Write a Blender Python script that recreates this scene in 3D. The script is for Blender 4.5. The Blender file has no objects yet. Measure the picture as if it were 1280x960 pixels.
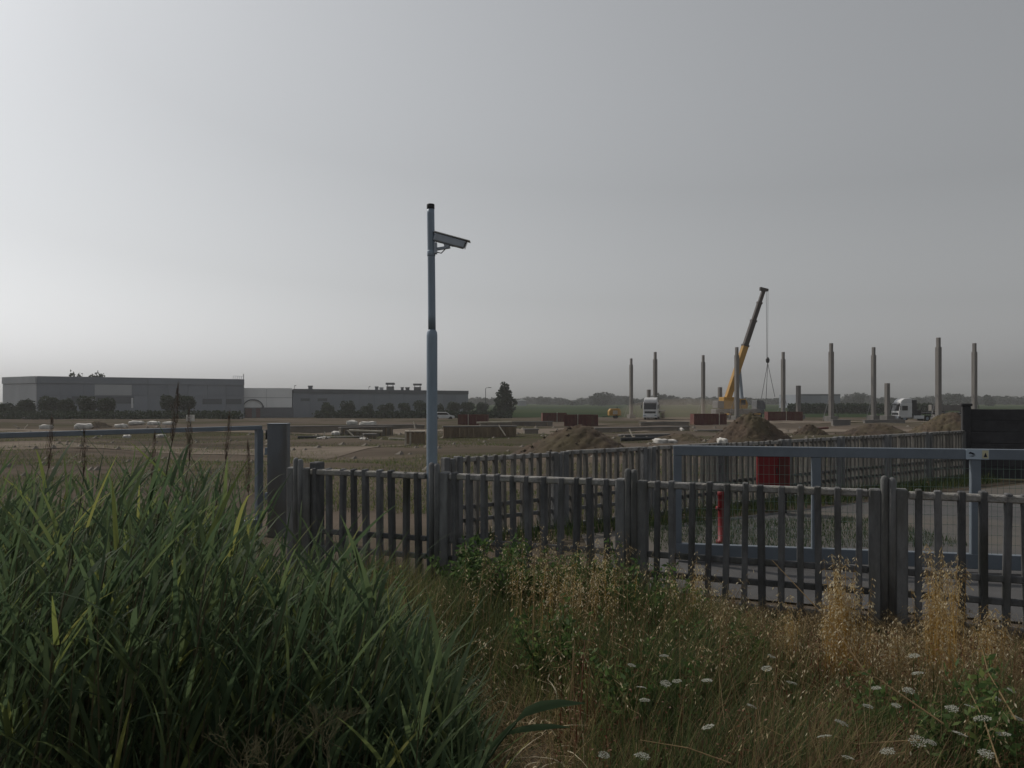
import bpy, bmesh, math, random
import numpy as np
from mathutils import Vector, Matrix
R = math.radians
random.seed(7)
rng = np.random.default_rng(11)
C = bpy.context.scene.collection
SC = bpy.context.scene

# ------------------------------------------------------------------ camera
H = 1.97                                   # eye height above the fence base
F = 1000.0                                 # focal length in photograph pixels (1280 wide)
cam_d = bpy.data.cameras.new('camera')
cam_d.sensor_width = 36.0
cam_d.lens = 36.0 * F / 1280.0
cam_d.shift_y = 20.0 / 1280.0              # horizon slightly below the middle of the picture
cam_d.clip_start = 0.05
cam_d.clip_end = 6000
cam = bpy.data.objects.new('camera', cam_d)
cam.location = (0, 0, H)
cam.rotation_euler = (R(90), 0, 0)
C.objects.link(cam)
SC.camera = cam

# ------------------------------------------------------------------ sky, sun, exposure
SUN_AZ, SUN_EL = 52.0, 43.0                # degrees left of the view, above the horizon
sv = Vector((-math.sin(R(SUN_AZ)) * math.cos(R(SUN_EL)), math.cos(R(SUN_AZ)) * math.cos(R(SUN_EL)), math.sin(R(SUN_EL))))
W = bpy.data.worlds.new('World')
SC.world = W
W.use_nodes = True
wn, wl = W.node_tree.nodes, W.node_tree.links
bgn = wn['Background']
sky = wn.new('ShaderNodeTexSky')
sky.sky_type = 'NISHITA'
sky.sun_disc = False
sky.sun_elevation = R(SUN_EL)
sky.sun_rotation = R(-SUN_AZ)
sky.altitude = 0
sky.air_density = 2.0
sky.dust_density = 2.0
sky.ozone_density = 1.0
hs = wn.new('ShaderNodeHueSaturation')
hs.inputs['Saturation'].default_value = 0.06
wl.new(sky.outputs[0], hs.inputs['Color'])
tint = wn.new('ShaderNodeMix')
tint.data_type = 'RGBA'
tint.blend_type = 'MULTIPLY'
tint.inputs[0].default_value = 1.0
tint.inputs[7].default_value = (.692, .708, .735, 1)
gam = wn.new('ShaderNodeGamma')              # thick haze evens the sky out
gam.inputs[1].default_value = 1.15
wl.new(hs.outputs[0], gam.inputs[0])
wl.new(gam.outputs[0], tint.inputs[6])
wl.new(tint.outputs[2], bgn.inputs[0])
bgn.inputs[1].default_value = 0.1

sd = bpy.data.lights.new('sun', 'SUN')
sd.energy = 2.7
sd.angle = R(1.5)
sd.color = (1.0, 0.91, 0.79)
sun = bpy.data.objects.new('sun', sd)
sun.rotation_euler = (-sv).to_track_quat('-Z', 'Y').to_euler()
sun.location = (-30, 20, 40)
C.objects.link(sun)

SC.view_settings.view_transform = 'Standard'
SC.view_settings.look = 'None'
SC.view_settings.gamma = 1
SC.view_settings.exposure = -0.4
SC.cycles.use_denoising = True
SC.cycles.max_bounces = 6
SC.cycles.diffuse_bounces = 3
SC.cycles.transmission_bounces = 4
SC.cycles.volume_bounces = 2
SC.cycles.transparent_max_bounces = 8

# ------------------------------------------------------------------ materials
def _new(name):
    m = bpy.data.materials.new(name)
    m.use_nodes = True
    return m, m.node_tree.nodes, m.node_tree.links, m.node_tree.nodes['Principled BSDF']

def mat(name, a, b=None, scale=4.0, rough=0.85, bump=0.0, bscale=None, metal=0.0, stretch=(1, 1, 1), c=None, cscale=1.0, rnd=0.12, coords='Object', spec=0.3, cpos=(0.45, 0.65)):
    """two colours mixed by noise, an optional third in larger patches, grain as bump, a little difference from object to object"""
    m, n, l, p = _new(name)
    b = b or tuple(x * 0.7 for x in a)
    tc = n.new('ShaderNodeTexCoord')
    oi = n.new('ShaderNodeObjectInfo')
    mp = n.new('ShaderNodeMapping')
    mp.inputs['Scale'].default_value = stretch
    l.new(tc.outputs[coords], mp.inputs[0])
    add = n.new('ShaderNodeVectorMath'); add.operation = 'MULTIPLY_ADD'
    add.inputs[1].default_value = (1, 1, 1)
    off = n.new('ShaderNodeMath'); off.operation = 'MULTIPLY'; off.inputs[1].default_value = 37.0 if coords == 'Object' else 0.0
    l.new(oi.outputs['Random'], off.inputs[0])
    l.new(mp.outputs[0], add.inputs[0]); l.new(off.outputs[0], add.inputs[2])
    nz = n.new('ShaderNodeTexNoise')
    nz.inputs['Scale'].default_value = scale
    nz.inputs['Detail'].default_value = 6
    nz.inputs['Roughness'].default_value = 0.65
    l.new(add.outputs[0], nz.inputs['Vector'])
    rp = n.new('ShaderNodeValToRGB')
    rp.color_ramp.elements[0].position = 0.33; rp.color_ramp.elements[0].color = (*b, 1)
    rp.color_ramp.elements[1].position = 0.67; rp.color_ramp.elements[1].color = (*a, 1)
    l.new(nz.outputs[0], rp.inputs[0])
    col = rp.outputs[0]
    if c:
        n2 = n.new('ShaderNodeTexNoise'); n2.inputs['Scale'].default_value = cscale; n2.inputs['Detail'].default_value = 4
        l.new(add.outputs[0], n2.inputs['Vector'])
        r2 = n.new('ShaderNodeValToRGB')
        r2.color_ramp.elements[0].position = cpos[0]; r2.color_ramp.elements[1].position = cpos[1]
        l.new(n2.outputs[0], r2.inputs[0])
        mx = n.new('ShaderNodeMix'); mx.data_type = 'RGBA'
        mx.inputs[7].default_value = (*c, 1)
        l.new(r2.outputs[0], mx.inputs[0]); l.new(col, mx.inputs[6])
        col = mx.outputs[2]
    if rnd:
        hv = n.new('ShaderNodeHueSaturation')
        mr = n.new('ShaderNodeMapRange'); mr.inputs[3].default_value = 1 - rnd; mr.inputs[4].default_value = 1 + rnd
        l.new(oi.outputs['Random'], mr.inputs[0]); l.new(mr.outputs[0], hv.inputs['Value']); l.new(col, hv.inputs['Color'])
        col = hv.outputs[0]
    l.new(col, p.inputs['Base Color'])
    p.inputs['Roughness'].default_value = rough
    p.inputs['Metallic'].default_value = metal
    p.inputs['Specular IOR Level'].default_value = spec
    if bump:
        bn = n.new('ShaderNodeTexNoise'); bn.inputs['Scale'].default_value = bscale or scale * 5; bn.inputs['Detail'].default_value = 5
        l.new(add.outputs[0], bn.inputs['Vector'])
        bp = n.new('ShaderNodeBump'); bp.inputs['Strength'].default_value = bump; bp.inputs['Distance'].default_value = 0.02
        l.new(bn.outputs[0], bp.inputs['Height']); l.new(bp.outputs[0], p.inputs['Normal'])
    return m

def leafmat(name, stops, transl=0.3, rough=0.55, spec=0.25, glow=1.6):
    """colour from each leaf's own tint; part of the light passes through the leaf"""
    m, n, l, p = _new(name)
    at = n.new('ShaderNodeAttribute'); at.attribute_name = 'tint'
    oi = n.new('ShaderNodeObjectInfo')
    ad = n.new('ShaderNodeMath'); ad.operation = 'ADD'
    sc = n.new('ShaderNodeMath'); sc.operation = 'MULTIPLY_ADD'; sc.inputs[1].default_value = 0.3; sc.inputs[2].default_value = -0.15
    l.new(oi.outputs['Random'], sc.inputs[0]); l.new(sc.outputs[0], ad.inputs[0]); l.new(at.outputs['Fac'], ad.inputs[1])
    rp = n.new('ShaderNodeValToRGB')
    el = rp.color_ramp.elements
    el[0].position, el[0].color = stops[0][0], (*stops[0][1], 1)
    el[1].position, el[1].color = stops[-1][0], (*stops[-1][1], 1)
    for q, cc in stops[1:-1]:
        e = el.new(q); e.color = (*cc, 1)
    l.new(ad.outputs[0], rp.inputs[0])
    l.new(rp.outputs[0], p.inputs['Base Color'])
    p.inputs['Roughness'].default_value = rough
    p.inputs['Specular IOR Level'].default_value = spec
    tr = n.new('ShaderNodeBsdfTranslucent')
    g = n.new('ShaderNodeHueSaturation'); g.inputs['Value'].default_value = glow
    l.new(rp.outputs[0], g.inputs['Color']); l.new(g.outputs[0], tr.inputs[0])
    mx = n.new('ShaderNodeMixShader'); mx.inputs[0].default_value = transl
    l.new(p.outputs[0], mx.inputs[1]); l.new(tr.outputs[0], mx.inputs[2])
    l.new(mx.outputs[0], n['Material Output'].inputs[0])
    return m

M = {}
M['soil'] = mat('verge_soil', (.11, .085, .055), (.05, .04, .03), 5, .95, .6, 30, c=(.13, .1, .05), cscale=.8, coords='Generated' if False else 'Object', rnd=0)
M['site'] = mat('site_earth', (.135, .112, .093), (.07, .06, .05), .35, .95, .9, 5, stretch=(.22, 1, 1), c=(.062, .058, .038), cscale=.11, rnd=0, cpos=(.46, .6), spec=0)
M['gravel'] = mat('pale_gravel', (.21, .18, .15), (.13, .11, .092), .5, .95, .4, 8, stretch=(.2, 1, 1), rnd=0, spec=0)
M['field'] = mat('crop_green', (.03, .046, .022), (.018, .032, .015), .02, .95, 0, stretch=(.15, 1, 1), c=(.045, .058, .026), cscale=.008, rnd=0, spec=0)
M['asphalt'] = mat('asphalt', (.088, .088, .09), (.055, .055, .058), 1.2, .9, .3, 60, c=(.10, .09, .078), cscale=.4, rnd=0)
M['concrete'] = mat('weathered_concrete', (.15, .153, .158), (.075, .077, .082), 9, .92, .5, 60, stretch=(1, 1, .35), c=(.055, .056, .046), cscale=4, rnd=.3, cpos=(.5, .75))
M['post_concrete'] = mat('post_concrete', (.205, .21, .215), (.105, .108, .112), 7, .92, .5, 60, stretch=(1, 1, .3), c=(.09, .09, .08), cscale=4, rnd=.12, cpos=(.5, .75))
M['sunlit_concrete'] = mat('sunlit_concrete', (.175, .168, .155), (.10, .097, .09), 8, .92, .4, 60, stretch=(1, 1, .3), rnd=.15)  # fence concrete lightened and warmed: sunlight on the rear balusters put into colour
M['railcap'] = mat('lichen_sunlit_concrete', (.36, .355, .35), (.14, .138, .136), 14, .92, .6, 60, c=(.3, .29, .26), cscale=9, rnd=.1)  # lichen-pale rails, with the sunlit brightness of their tops put into the colour
M['pale_concrete'] = mat('pale_concrete', (.20, .19, .18), (.14, .135, .13), .8, .9, .2, 8, stretch=(1, 1, .2), rnd=.06)
M['dark_wall'] = mat('dark_panel_concrete', (.055, .055, .06), (.035, .035, .038), 3, .9, .4, 40, rnd=.15)
M['gate'] = mat('blue_grey_paint', (.165, .195, .23), (.13, .155, .185), 3, .55, .1, 40, rnd=.03, spec=.35)
M['galv'] = mat('galvanised_steel', (.28, .345, .42), (.22, .275, .335), 6, .5, .05, 40, metal=.3, stretch=(1, 1, .3), rnd=.03, c=(.2, .23, .27), cscale=2)
M['old_paint'] = mat('weathered_grey_paint', (.17, .185, .205), (.125, .138, .154), 3, .7, .15, 30, stretch=(1, 1, .3), c=(.10, .095, .085), cscale=2.5, cpos=(.5, .7), rnd=.03)
M['wire'] = mat('green_wire', (.13, .19, .17), (.1, .15, .13), 6, .5, rnd=0, metal=.2)
M['dark_metal'] = mat('dark_metal', (.03, .032, .036), (.02, .02, .022), 5, .5, rnd=.05)
M['camera_shell'] = mat('camera_housing', (.38, .42, .48), (.32, .36, .42), 5, .4, rnd=0)
M['glass'] = mat('dark_glass', (.02, .022, .026), (.015, .016, .018), 2, .12, rnd=0, spec=.6)
M['white'] = mat('white_paint', (.62, .63, .64), (.5, .51, .52), 1.2, .5, rnd=.03)
M['truck_grey'] = mat('truck_grey', (.16, .17, .18), (.1, .1, .11), 2, .55, rnd=.05)
M['tyre'] = mat('tyre_rubber', (.02, .02, .02), (.012, .012, .012), 6, .9, rnd=0)
M['yellow'] = mat('crane_yellow', (.42, .23, .03), (.30, .16, .022), .8, .5, rnd=.03)
M['boom_dark'] = mat('boom_dark_steel', (.05, .035, .03), (.03, .024, .022), 1, .55, rnd=.05)
M['red'] = mat('red_paint', (.19, .014, .018), (.14, .012, .014), 3, .5, .05, 30, rnd=.05)
M['skip'] = mat('rusty_red_steel', (.115, .03, .027), (.07, .022, .02), 1.5, .75, .2, 10, rnd=.15, c=(.12, .06, .04), cscale=.8)
M['mound'] = mat('heap_earth', (.09, .064, .045), (.044, .033, .026), 1.3, .97, .9, 5, c=(.075, .062, .035), cscale=.5, rnd=.1)
M['bag'] = mat('white_sacking', (.62, .61, .58), (.42, .41, .39), 3, .8, .5, 8, rnd=.08)
M['timber'] = mat('formwork_timber', (.24, .19, .13), (.15, .115, .08), 3, .85, .2, 10, stretch=(1, 1, .3), rnd=.2)
M['plank'] = mat('pale_timber', (.42, .39, .33), (.3, .27, .22), 3, .85, rnd=.15)
M['foundation'] = mat('foundation_concrete', (.22, .195, .165), (.14, .125, .105), .8, .92, .3, 6, rnd=.12)
M['hall_grey'] = mat('hall_grey_panel', (.215, .235, .265), (.18, .2, .23), .12, .8, 0, rnd=.07, stretch=(1, 1, .3))
M['hall_light'] = mat('hall_pale_panel', (.42, .435, .45), (.35, .365, .38), .15, .8, 0, rnd=.04, stretch=(1, 1, .3))
M['office_pale'] = mat('office_pale_panel', (.74, .75, .75), (.64, .65, .65), .15, .8, 0, rnd=.04, stretch=(1, 1, .3))
M['hall_dark'] = mat('hall_dark_band', (.11, .12, .135), (.09, .1, .112), .3, .7, 0, rnd=.05)
M['roof'] = mat('roof_sheet', (.12, .125, .13), (.1, .1, .105), .3, .7, rnd=.03)
M['brick'] = mat('dull_red_brick', (.14, .085, .075), (.1, .065, .06), 2, .9, rnd=.05)
M['trunk'] = mat('bark', (.06, .045, .035), (.035, .027, .022), 4, .95, rnd=.1)
M['sign_blue'] = mat('sign_pale_blue', (.42, .5, .58), (.36, .43, .5), 5, .5, rnd=0)
M['sign_dark'] = mat('sign_dark', (.02, .025, .04), (.015, .02, .03), 5, .5, rnd=0)
M['sign_cream'] = mat('sign_cream', (.55, .52, .36), (.5, .47, .32), 5, .5, rnd=0)
M['crown'] = leafmat('tree_leaves', [(0, (.012, .022, .012)), (.5, (.022, .036, .018)), (1, (.036, .052, .026))], .15, .8, .05)
M['far_crown'] = leafmat('far_tree_leaves', [(0, (.014, .022, .016)), (1, (.032, .044, .03))], .1, .8, .05)
M['reed'] = leafmat('reed_leaves', [(0, (.030, .050, .028)), (.45, (.058, .090, .046)), (.8, (.095, .128, .055)), (.93, (.14, .17, .05)), (1, (.18, .19, .06))], .4, .66, .15)
M['reed_stem'] = leafmat('reed_stems', [(0, (.05, .06, .03)), (1, (.12, .105, .06))], .05)
M['plume'] = leafmat('reed_plumes', [(0, (.045, .033, .026)), (1, (.10, .072, .055))], .2)
M['grass'] = leafmat('green_grass', [(0, (.03, .052, .022)), (.5, (.07, .095, .034)), (.85, (.13, .13, .05)), (1, (.2, .17, .08))], .36, .7, .12)
M['dry'] = leafmat('dry_grass', [(0, (.08, .055, .034)), (.4, (.17, .12, .066)), (.75, (.27, .205, .11)), (1, (.37, .30, .18))], .34, .7, .12)
M['oat'] = leafmat('oat_straw', [(0, (.20, .125, .035)), (.6, (.40, .26, .08)), (1, (.48, .37, .18))], .35)
M['spikelet'] = leafmat('oat_spikelets', [(0, (.22, .17, .095)), (.6, (.40, .33, .2)), (1, (.54, .49, .36))], .35)
M['weed'] = leafmat('weed_leaves', [(0, (.035, .068, .026)), (.6, (.08, .13, .042)), (1, (.15, .18, .06))], .4, .65, .15)
M['dead_twig'] = mat('dead_twigs', (.17, .155, .085), (.11, .1, .055), 20, .9)
M['umbel'] = leafmat('umbel_white', [(0, (.22, .23, .19)), (1, (.40, .41, .36))], .3, .8, .1, 1.0)
M['rust_stalk'] = leafmat('rusty_stalks', [(0, (.075, .03, .018)), (1, (.15, .06, .03))], .1)

# ------------------------------------------------------------------ object helpers
def tag(o, label=None, cat=None, group=None, kind=None):
    if label: o['label'] = label
    if cat: o['category'] = cat
    if group: o['group'] = group
    if kind: o['kind'] = kind
    return o

def empty(name, loc, rz, label, cat, group=None):
    o = bpy.data.objects.new(name, None)
    o.empty_display_size = 0.2
    o.location = loc
    o.rotation_euler = (0, 0, rz)
    C.objects.link(o)
    return tag(o, label, cat, group)

def link(name, me, m, parent=None, loc=None, rot=None, scale=None):
    if m is not None and not me.materials:
        me.materials.append(m)
    o = bpy.data.objects.new(name, me)
    C.objects.link(o)
    if parent: o.parent = parent
    if loc is not None: o.location = loc
    if rot is not None: o.rotation_euler = rot
    if scale is not None: o.scale = scale
    return o

class MB:
    """collects simple solids into one mesh"""
    def __init__(s): s.v, s.f = [], []
    def add(s, vs, fs):
        n = len(s.v); s.v += [tuple(v) for v in vs]; s.f += [tuple(i + n for i in f) for f in fs]; return s
    def box(s, x0, y0, z0, x1, y1, z1):
        vs = [(x, y, z) for z in (z0, z1) for x, y in ((x0, y0), (x1, y0), (x1, y1), (x0, y1))]
        return s.add(vs, [(3, 2, 1, 0), (4, 5, 6, 7), (0, 1, 5, 4), (1, 2, 6, 5), (2, 3, 7, 6), (3, 0, 4, 7)])
    def bar(s, p, q, w, h=None, up=(0, 0, 1)):
        p, q = Vector(p), Vector(q); h = h or w
        d = (q - p).normalized()
        u = Vector(up)
        if abs(d.dot(u)) > .98: u = Vector((0, 1, 0))
        a = d.cross(u).normalized(); b = a.cross(d).normalized()
        vs = [e + a * (sx * w / 2) + b * (sy * h / 2) for e in (p, q) for sx, sy in ((-1, -1), (1, -1), (1, 1), (-1, 1))]
        return s.add(vs, [(3, 2, 1, 0), (4, 5, 6, 7), (0, 1, 5, 4), (1, 2, 6, 5), (2, 3, 7, 6), (3, 0, 4, 7)])
    def tube(s, pts, rs, n=8, cap=True):
        pts = [Vector(p) for p in pts]
        if not hasattr(rs, '__len__'): rs = [rs] * len(pts)
        vs, fs = [], []
        for i, p in enumerate(pts):
            d = (pts[min(i + 1, len(pts) - 1)] - pts[max(i - 1, 0)]).normalized()
            u = Vector((0, 0, 1)) if abs(d.z) < .95 else Vector((1, 0, 0))
            a = d.cross(u).normalized(); b = d.cross(a).normalized()
            for k in range(n):
                t = 2 * math.pi * k / n
                vs.append(p + (a * math.cos(t) + b * math.sin(t)) * rs[i])
        for i in range(len(pts) - 1):
            for k in range(n):
                k2 = (k + 1) % n
                fs.append((i * n + k, (i + 1) * n + k, (i + 1) * n + k2, i * n + k2))
        if cap:
            fs.append(tuple(range(n))); fs.append(tuple((len(pts) - 1) * n + k for k in reversed(range(n))))
        return s.add(vs, fs)
    def prism(s, poly, y0, y1):
        """polygon in x,z pushed from y0 to y1"""
        n = len(poly)
        vs = [(x, y0, z) for x, z in poly] + [(x, y1, z) for x, z in poly]
        fs = [tuple(range(n)), tuple(reversed(range(n, 2 * n)))] + [((i + 1) % n, i, n + i, n + (i + 1) % n) for i in range(n)]
        return s.add(vs, fs)
    def mesh(s, name, bevel=0, smooth=False, seg=1):
        me = bpy.data.meshes.new(name)
        bm = bmesh.new()
        bv = [bm.verts.new(v) for v in s.v]
        for f in s.f:
            try: bm.faces.new([bv[i] for i in f])
            except ValueError: pass
        bmesh.ops.recalc_face_normals(bm, faces=bm.faces)
        if bevel:
            bmesh.ops.bevel(bm, geom=[e for e in bm.edges], offset=bevel, segments=seg, affect='EDGES', profile=.5)
        if smooth:
            for f in bm.faces: f.smooth = True
        bm.to_mesh(me); bm.free()
        return me
    def build(s, name, m, parent=None, bevel=0, smooth=False, loc=None, rot=None, seg=1):
        return link(name, s.mesh(name, bevel, smooth, seg), m, parent, loc, rot)

def np_mesh(name, V, Fq, tint=None, smooth=False):
    """V (n,3), Fq (m,k) all faces with k corners"""
    me = bpy.data.meshes.new(name)
    n, m, k = len(V), len(Fq), Fq.shape[1]
    me.vertices.add(n); me.vertices.foreach_set('co', np.asarray(V, np.float32).ravel())
    me.loops.add(m * k); me.loops.foreach_set('vertex_index', np.asarray(Fq, np.int32).ravel())
    me.polygons.add(m)
    me.polygons.foreach_set('loop_start', np.arange(0, m * k, k, dtype=np.int32))
    me.polygons.foreach_set('loop_total', np.full(m, k, np.int32))
    if smooth: me.polygons.foreach_set('use_smooth', np.ones(m, bool))
    me.update(calc_edges=True)
    if tint is not None:
        a = me.attributes.new('tint', 'FLOAT', 'POINT'); a.data.foreach_set('value', np.asarray(tint, np.float32))
    return me

def join_np(parts):
    Vs, Fs, Ts, o = [], [], [], 0
    for V, Fq, T in parts:
        Vs.append(V); Fs.append(Fq + o); Ts.append(T); o += len(V)
    return np.concatenate(Vs), np.concatenate(Fs), np.concatenate(Ts)

def blades(base, h, w, az, lean, tint, K=4, droop=0.0, power=1.8, shape=1.5, face=None):
    """thin curved leaves as quad strips"""
    n = len(base)
    t = np.linspace(0, 1, K + 1)[None, :, None]
    d = np.stack([np.cos(az), np.sin(az), np.zeros(n)], 1)[:, None, :]
    h = np.broadcast_to(h, n)[:, None, None]; lean = np.broadcast_to(lean, n)[:, None, None]; droop = np.broadcast_to(droop, n)[:, None, None]
    up = np.array([0, 0, 1.0])[None, None, :]
    cen = base[:, None, :] + up * h * (t - droop * t ** 3) + d * h * lean * t ** power
    fa = az + math.pi / 2 if face is None else face
    sd_ = np.stack([np.cos(fa), np.sin(fa), np.zeros(n)], 1)[:, None, :]
    wd = np.broadcast_to(w, n)[:, None, None] * np.maximum(1 - t ** shape, .06) * .5
    L, Rr = cen - sd_ * wd, cen + sd_ * wd
    V = np.stack([L, Rr], 2).reshape(-1, 3)
    i = (np.arange(n) * (K + 1) * 2)[:, None] + (np.arange(K) * 2)[None, :]
    Fq = np.stack([i, i + 1, i + 3, i + 2], 2).reshape(-1, 4)
    T = np.repeat(np.broadcast_to(tint, n), (K + 1) * 2)
    return V, Fq, T

def leaf_quads(P, size, tint, aspect=.6, normal=None):
    """little leaf-shaped quads at P with random directions"""
    n = len(P)
    a = rng.normal(size=(n, 3)); a /= np.linalg.norm(a, axis=1)[:, None]
    b = rng.normal(size=(n, 3)); b -= (b * a).sum(1)[:, None] * a; b /= np.linalg.norm(b, axis=1)[:, None]
    s = np.broadcast_to(size, n)[:, None]
    V = np.stack([P - a * s, P + b * s * aspect - a * s * .1, P + a * s, P - b * s * aspect - a * s * .1], 1).reshape(-1, 3)
    Fq = np.arange(n * 4).reshape(-1, 4)
    return V, Fq, np.repeat(np.broadcast_to(tint, n), 4)

def crown_mesh(name, lobes, n, size, dens=.55):
    P, T = [], []
    vol = np.array([l[3] * l[4] * l[5] for l in lobes]) ** .67
    cnt = (n * vol / vol.sum()).astype(int) + 3
    for l, k in zip(lobes, cnt):
        u = rng.normal(size=(k, 3)); u /= np.linalg.norm(u, axis=1)[:, None]
        r = dens + (1 - dens) * rng.random(k) ** .6 + rng.normal(size=k) * .07
        p = np.array(l[:3]) + u * r[:, None] * np.array(l[3:6])
        P.append(p); T.append(np.clip(rng.random() * .5 + .25 + rng.normal(size=k) * .18, 0, 1))
    P = np.concatenate(P); T = np.concatenate(T)
    V, Fq, T2 = leaf_quads(P, size * rng.uniform(.6, 1.3, len(P)), T, .75)
    return np_mesh(name, V, Fq, T2)

def px(p, Y): return (p - 640.0) / F * Y                   # metres to the right at depth Y for a photograph column
def pz(y, Y): return H + (500.0 - y) / F * Y              # height at depth Y for a photograph row

# ------------------------------------------------------------------ terrain
_gy = [-80, 12, 20, 45, 66, 105, 140, 200, 2500]
_gz = [0.0, 0.0, -.08, -.6, -1.0, -1.25, -1.45, -2.5, -2.5]
def gz(x, y):
    z = np.interp(y, _gy, _gz)
    near = np.clip((12 - y) / 3, 0, 1)
    x = np.asarray(x, float); y = np.asarray(y, float)
    ditch = -.38 * np.exp(-((y - 5.2) / 1.5) ** 2) * np.clip((-x + .3) / 1.4, 0, 1)
    bank = .38 * np.clip((2.2 - y) / 1.6, 0, 1)
    lumps = .03 * np.sin(x * 2.3 + y * 1.7) + .025 * np.sin(x * 4.1 - y * 3.3 + 1)
    site = np.clip((y - 22) / 12, 0, 1) * np.clip((190 - y) / 60, 0, 1)
    rough = site * (.11 * np.sin(x * .31 + y * .22) + .08 * np.sin(x * .13 - y * .47 + 2) + .05 * np.sin(x * .9 + y * .7))
    verge = np.clip((6.2 - y) / 2, 0, 1)
    return z + near * (ditch + bank) + lumps * verge * near + rough
def g(x, y): return float(gz(x, y))

def sheet(name, xs, ys, m, dz=0.0, label=None, kind='structure'):
    X, Y = np.meshgrid(xs, ys)
    V = np.stack([X, Y, gz(X, Y) + dz], 2).reshape(-1, 3)
    nx, ny = len(xs), len(ys)
    i = (np.arange(ny - 1)[:, None] * nx + np.arange(nx - 1)[None, :]).ravel()
    Fq = np.stack([i, i + 1, i + nx + 1, i + nx], 1)
    o = link(name, np_mesh(name, V, Fq, smooth=True), m)
    return tag(o, label, None, None, kind)

xs = np.concatenate([-np.geomspace(1650, 12, 70), np.linspace(-11.7, 11.7, 80), np.geomspace(12, 1650, 70)])
ys = np.concatenate([np.linspace(-50, 1.2, 12), np.linspace(1.5, 13, 80), np.geomspace(13.3, 220, 110), np.geomspace(230, 1780, 30)])
sheet('ground', xs, ys, M['site'], 0, 'bare brown earth of the building site and verge')

def poly_sheet(name, pts, m, dz, label, n=40):
    """a flat-lying sheet following the ground inside a four-cornered outline"""
    a, b, c, d = [np.array(p, float) for p in pts]
    s = np.linspace(0, 1, n)
    U, Vv = np.meshgrid(s, s)
    P = ((1 - U)[..., None] * a + U[..., None] * b) * (1 - Vv)[..., None] + ((1 - U)[..., None] * d + U[..., None] * c) * Vv[..., None]
    V = np.concatenate([P, (gz(P[..., 0], P[..., 1]) + dz)[..., None]], 2).reshape(-1, 3)
    i = (np.arange(n - 1)[:, None] * n + np.arange(n - 1)[None, :]).ravel()
    Fq = np.stack([i, i + 1, i + n + 1, i + n], 1)
    return tag(link(name, np_mesh(name, V, Fq, smooth=True), m), label, None, None, 'structure')

# near fence line and rear fence line
NF0 = Vector((3.29, 7.0, 0)); ND = Vector((.9325, -.3613, 0)).normalized()
RF0 = Vector((-.84, 11.2, 0)); RD = Vector((12.59, 9.6, 0)).normalized(); RL = 15.83

poly_sheet('verge', [(-14, -6), (14, -6), (14, 3.0), (-14, 12.6)], M['soil'], .012, 'dark soil of the overgrown roadside verge', 90)
poly_sheet('driveway', [(1.0, 8.35), (13.5, 3.6), (13.5, 20.0), (1.0, 11.6)], M['asphalt'], .02, 'grey asphalt yard behind the right gate')
poly_sheet('site_road', [(-60, 70), (40, 74), (44, 84), (-60, 80)], M['gravel'], .02, 'pale gravel site track crossing the earth')
poly_sheet('site_road', [(-8, 34), (-34, 38), (-34, 46), (-5, 44)], M['gravel'], .02, 'pale strip of levelled earth on the site')
poly_sheet('site_road', [(20, 118), (110, 100), (115, 112), (20, 132)], M['gravel'], .02, 'pale dusty haul road under the columns')
poly_sheet('field', [(-1600, 206), (1600, 206), (1600, 1700), (-1600, 1700)], M['field'], .03, 'green crop field stretching to the far trees')

# ------------------------------------------------------------------ concrete fences
BAL = MB().box(-.0275, -.042, .03, .0275, .042, 1.17).mesh('baluster', .009)
BALR = BAL.copy()
def post_meshes():
    pil = MB().box(-.05, -.06, 0, .05, .06, 1.20).mesh('pilaster', .012)
    rib = MB()
    rib.tube([(0, 0, 0), (0, 0, 1.27), (0, 0, 1.295), (0, 0, 1.305)], [.034, .034, .026, .01], 10)
    return pil, rib.mesh('rib', 0, True)
PIL, RIB = post_meshes()

def concrete_fence(origin, d, stops, nbal, label, z0=0.0, split=False, bare=None):
    ang = math.atan2(d.y, d.x)
    root = empty('concrete_fence', (origin.x, origin.y, z0), ang, label, 'fence')
    def post(s):
        core = MB().box(-.035, -.045, 0, .035, .045, 1.17).build('post', M['post_concrete'], root, .008, loc=(s, 0, 0))
        for dx in ((.105,) if s == bare else (-.105, .105)):      # one post has the camera pole in place of its left board
            link('pilaster', PIL, M['post_concrete'], core, loc=(dx, 0, random.uniform(-.012, .012)))
        for dx in ((-.03, .03) if not split else ()):
            link('rib', RIB, M['post_concrete'], core, loc=(dx, -.045, random.uniform(-.01, .01)))
    for s in stops: post(s)
    for a, b, nb in zip(stops[:-1], stops[1:], nbal):
        a2, b2 = a + .155, b - (.118 if b == bare else .155)
        Lp = b2 - a2
        MB().box(a2, -.045, -.25, b2, .045, .075).build('plinth', M['concrete'], root, .01)
        tr = MB()
        nseg = 14
        for k in range(nseg):                                   # slightly uneven cast rail
            x0, x1 = a2 + Lp * k / nseg, a2 + Lp * (k + 1) / nseg
        tr.box(a2, -.042, 1.125, b2, .042, 1.19)
        dz_ = random.uniform(-.014, .012); tilt_ = random.uniform(-.005, .005)
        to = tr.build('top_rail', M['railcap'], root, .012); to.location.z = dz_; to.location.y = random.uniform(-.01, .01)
        for z in (.285, .475):
            MB().box(a2, -.022, z - .028, b2, .022, z + .028).build('lower_rail', M['concrete'], root, .008)
        for k in range(nb):
            x = a2 + Lp * (k + .5) / nb
            o = link('baluster', BALR if split else BAL, M['sunlit_concrete'] if split else M['concrete'], root, loc=(x + random.uniform(-.004, .004), -.008, 0), rot=(random.uniform(-.012, .012), random.uniform(-.02, .02), random.uniform(-.12, .12)))
            o.scale = (random.uniform(.9, 1.1), random.uniform(.92, 1.08), random.uniform(1.012, 1.03))
    return root

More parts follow.
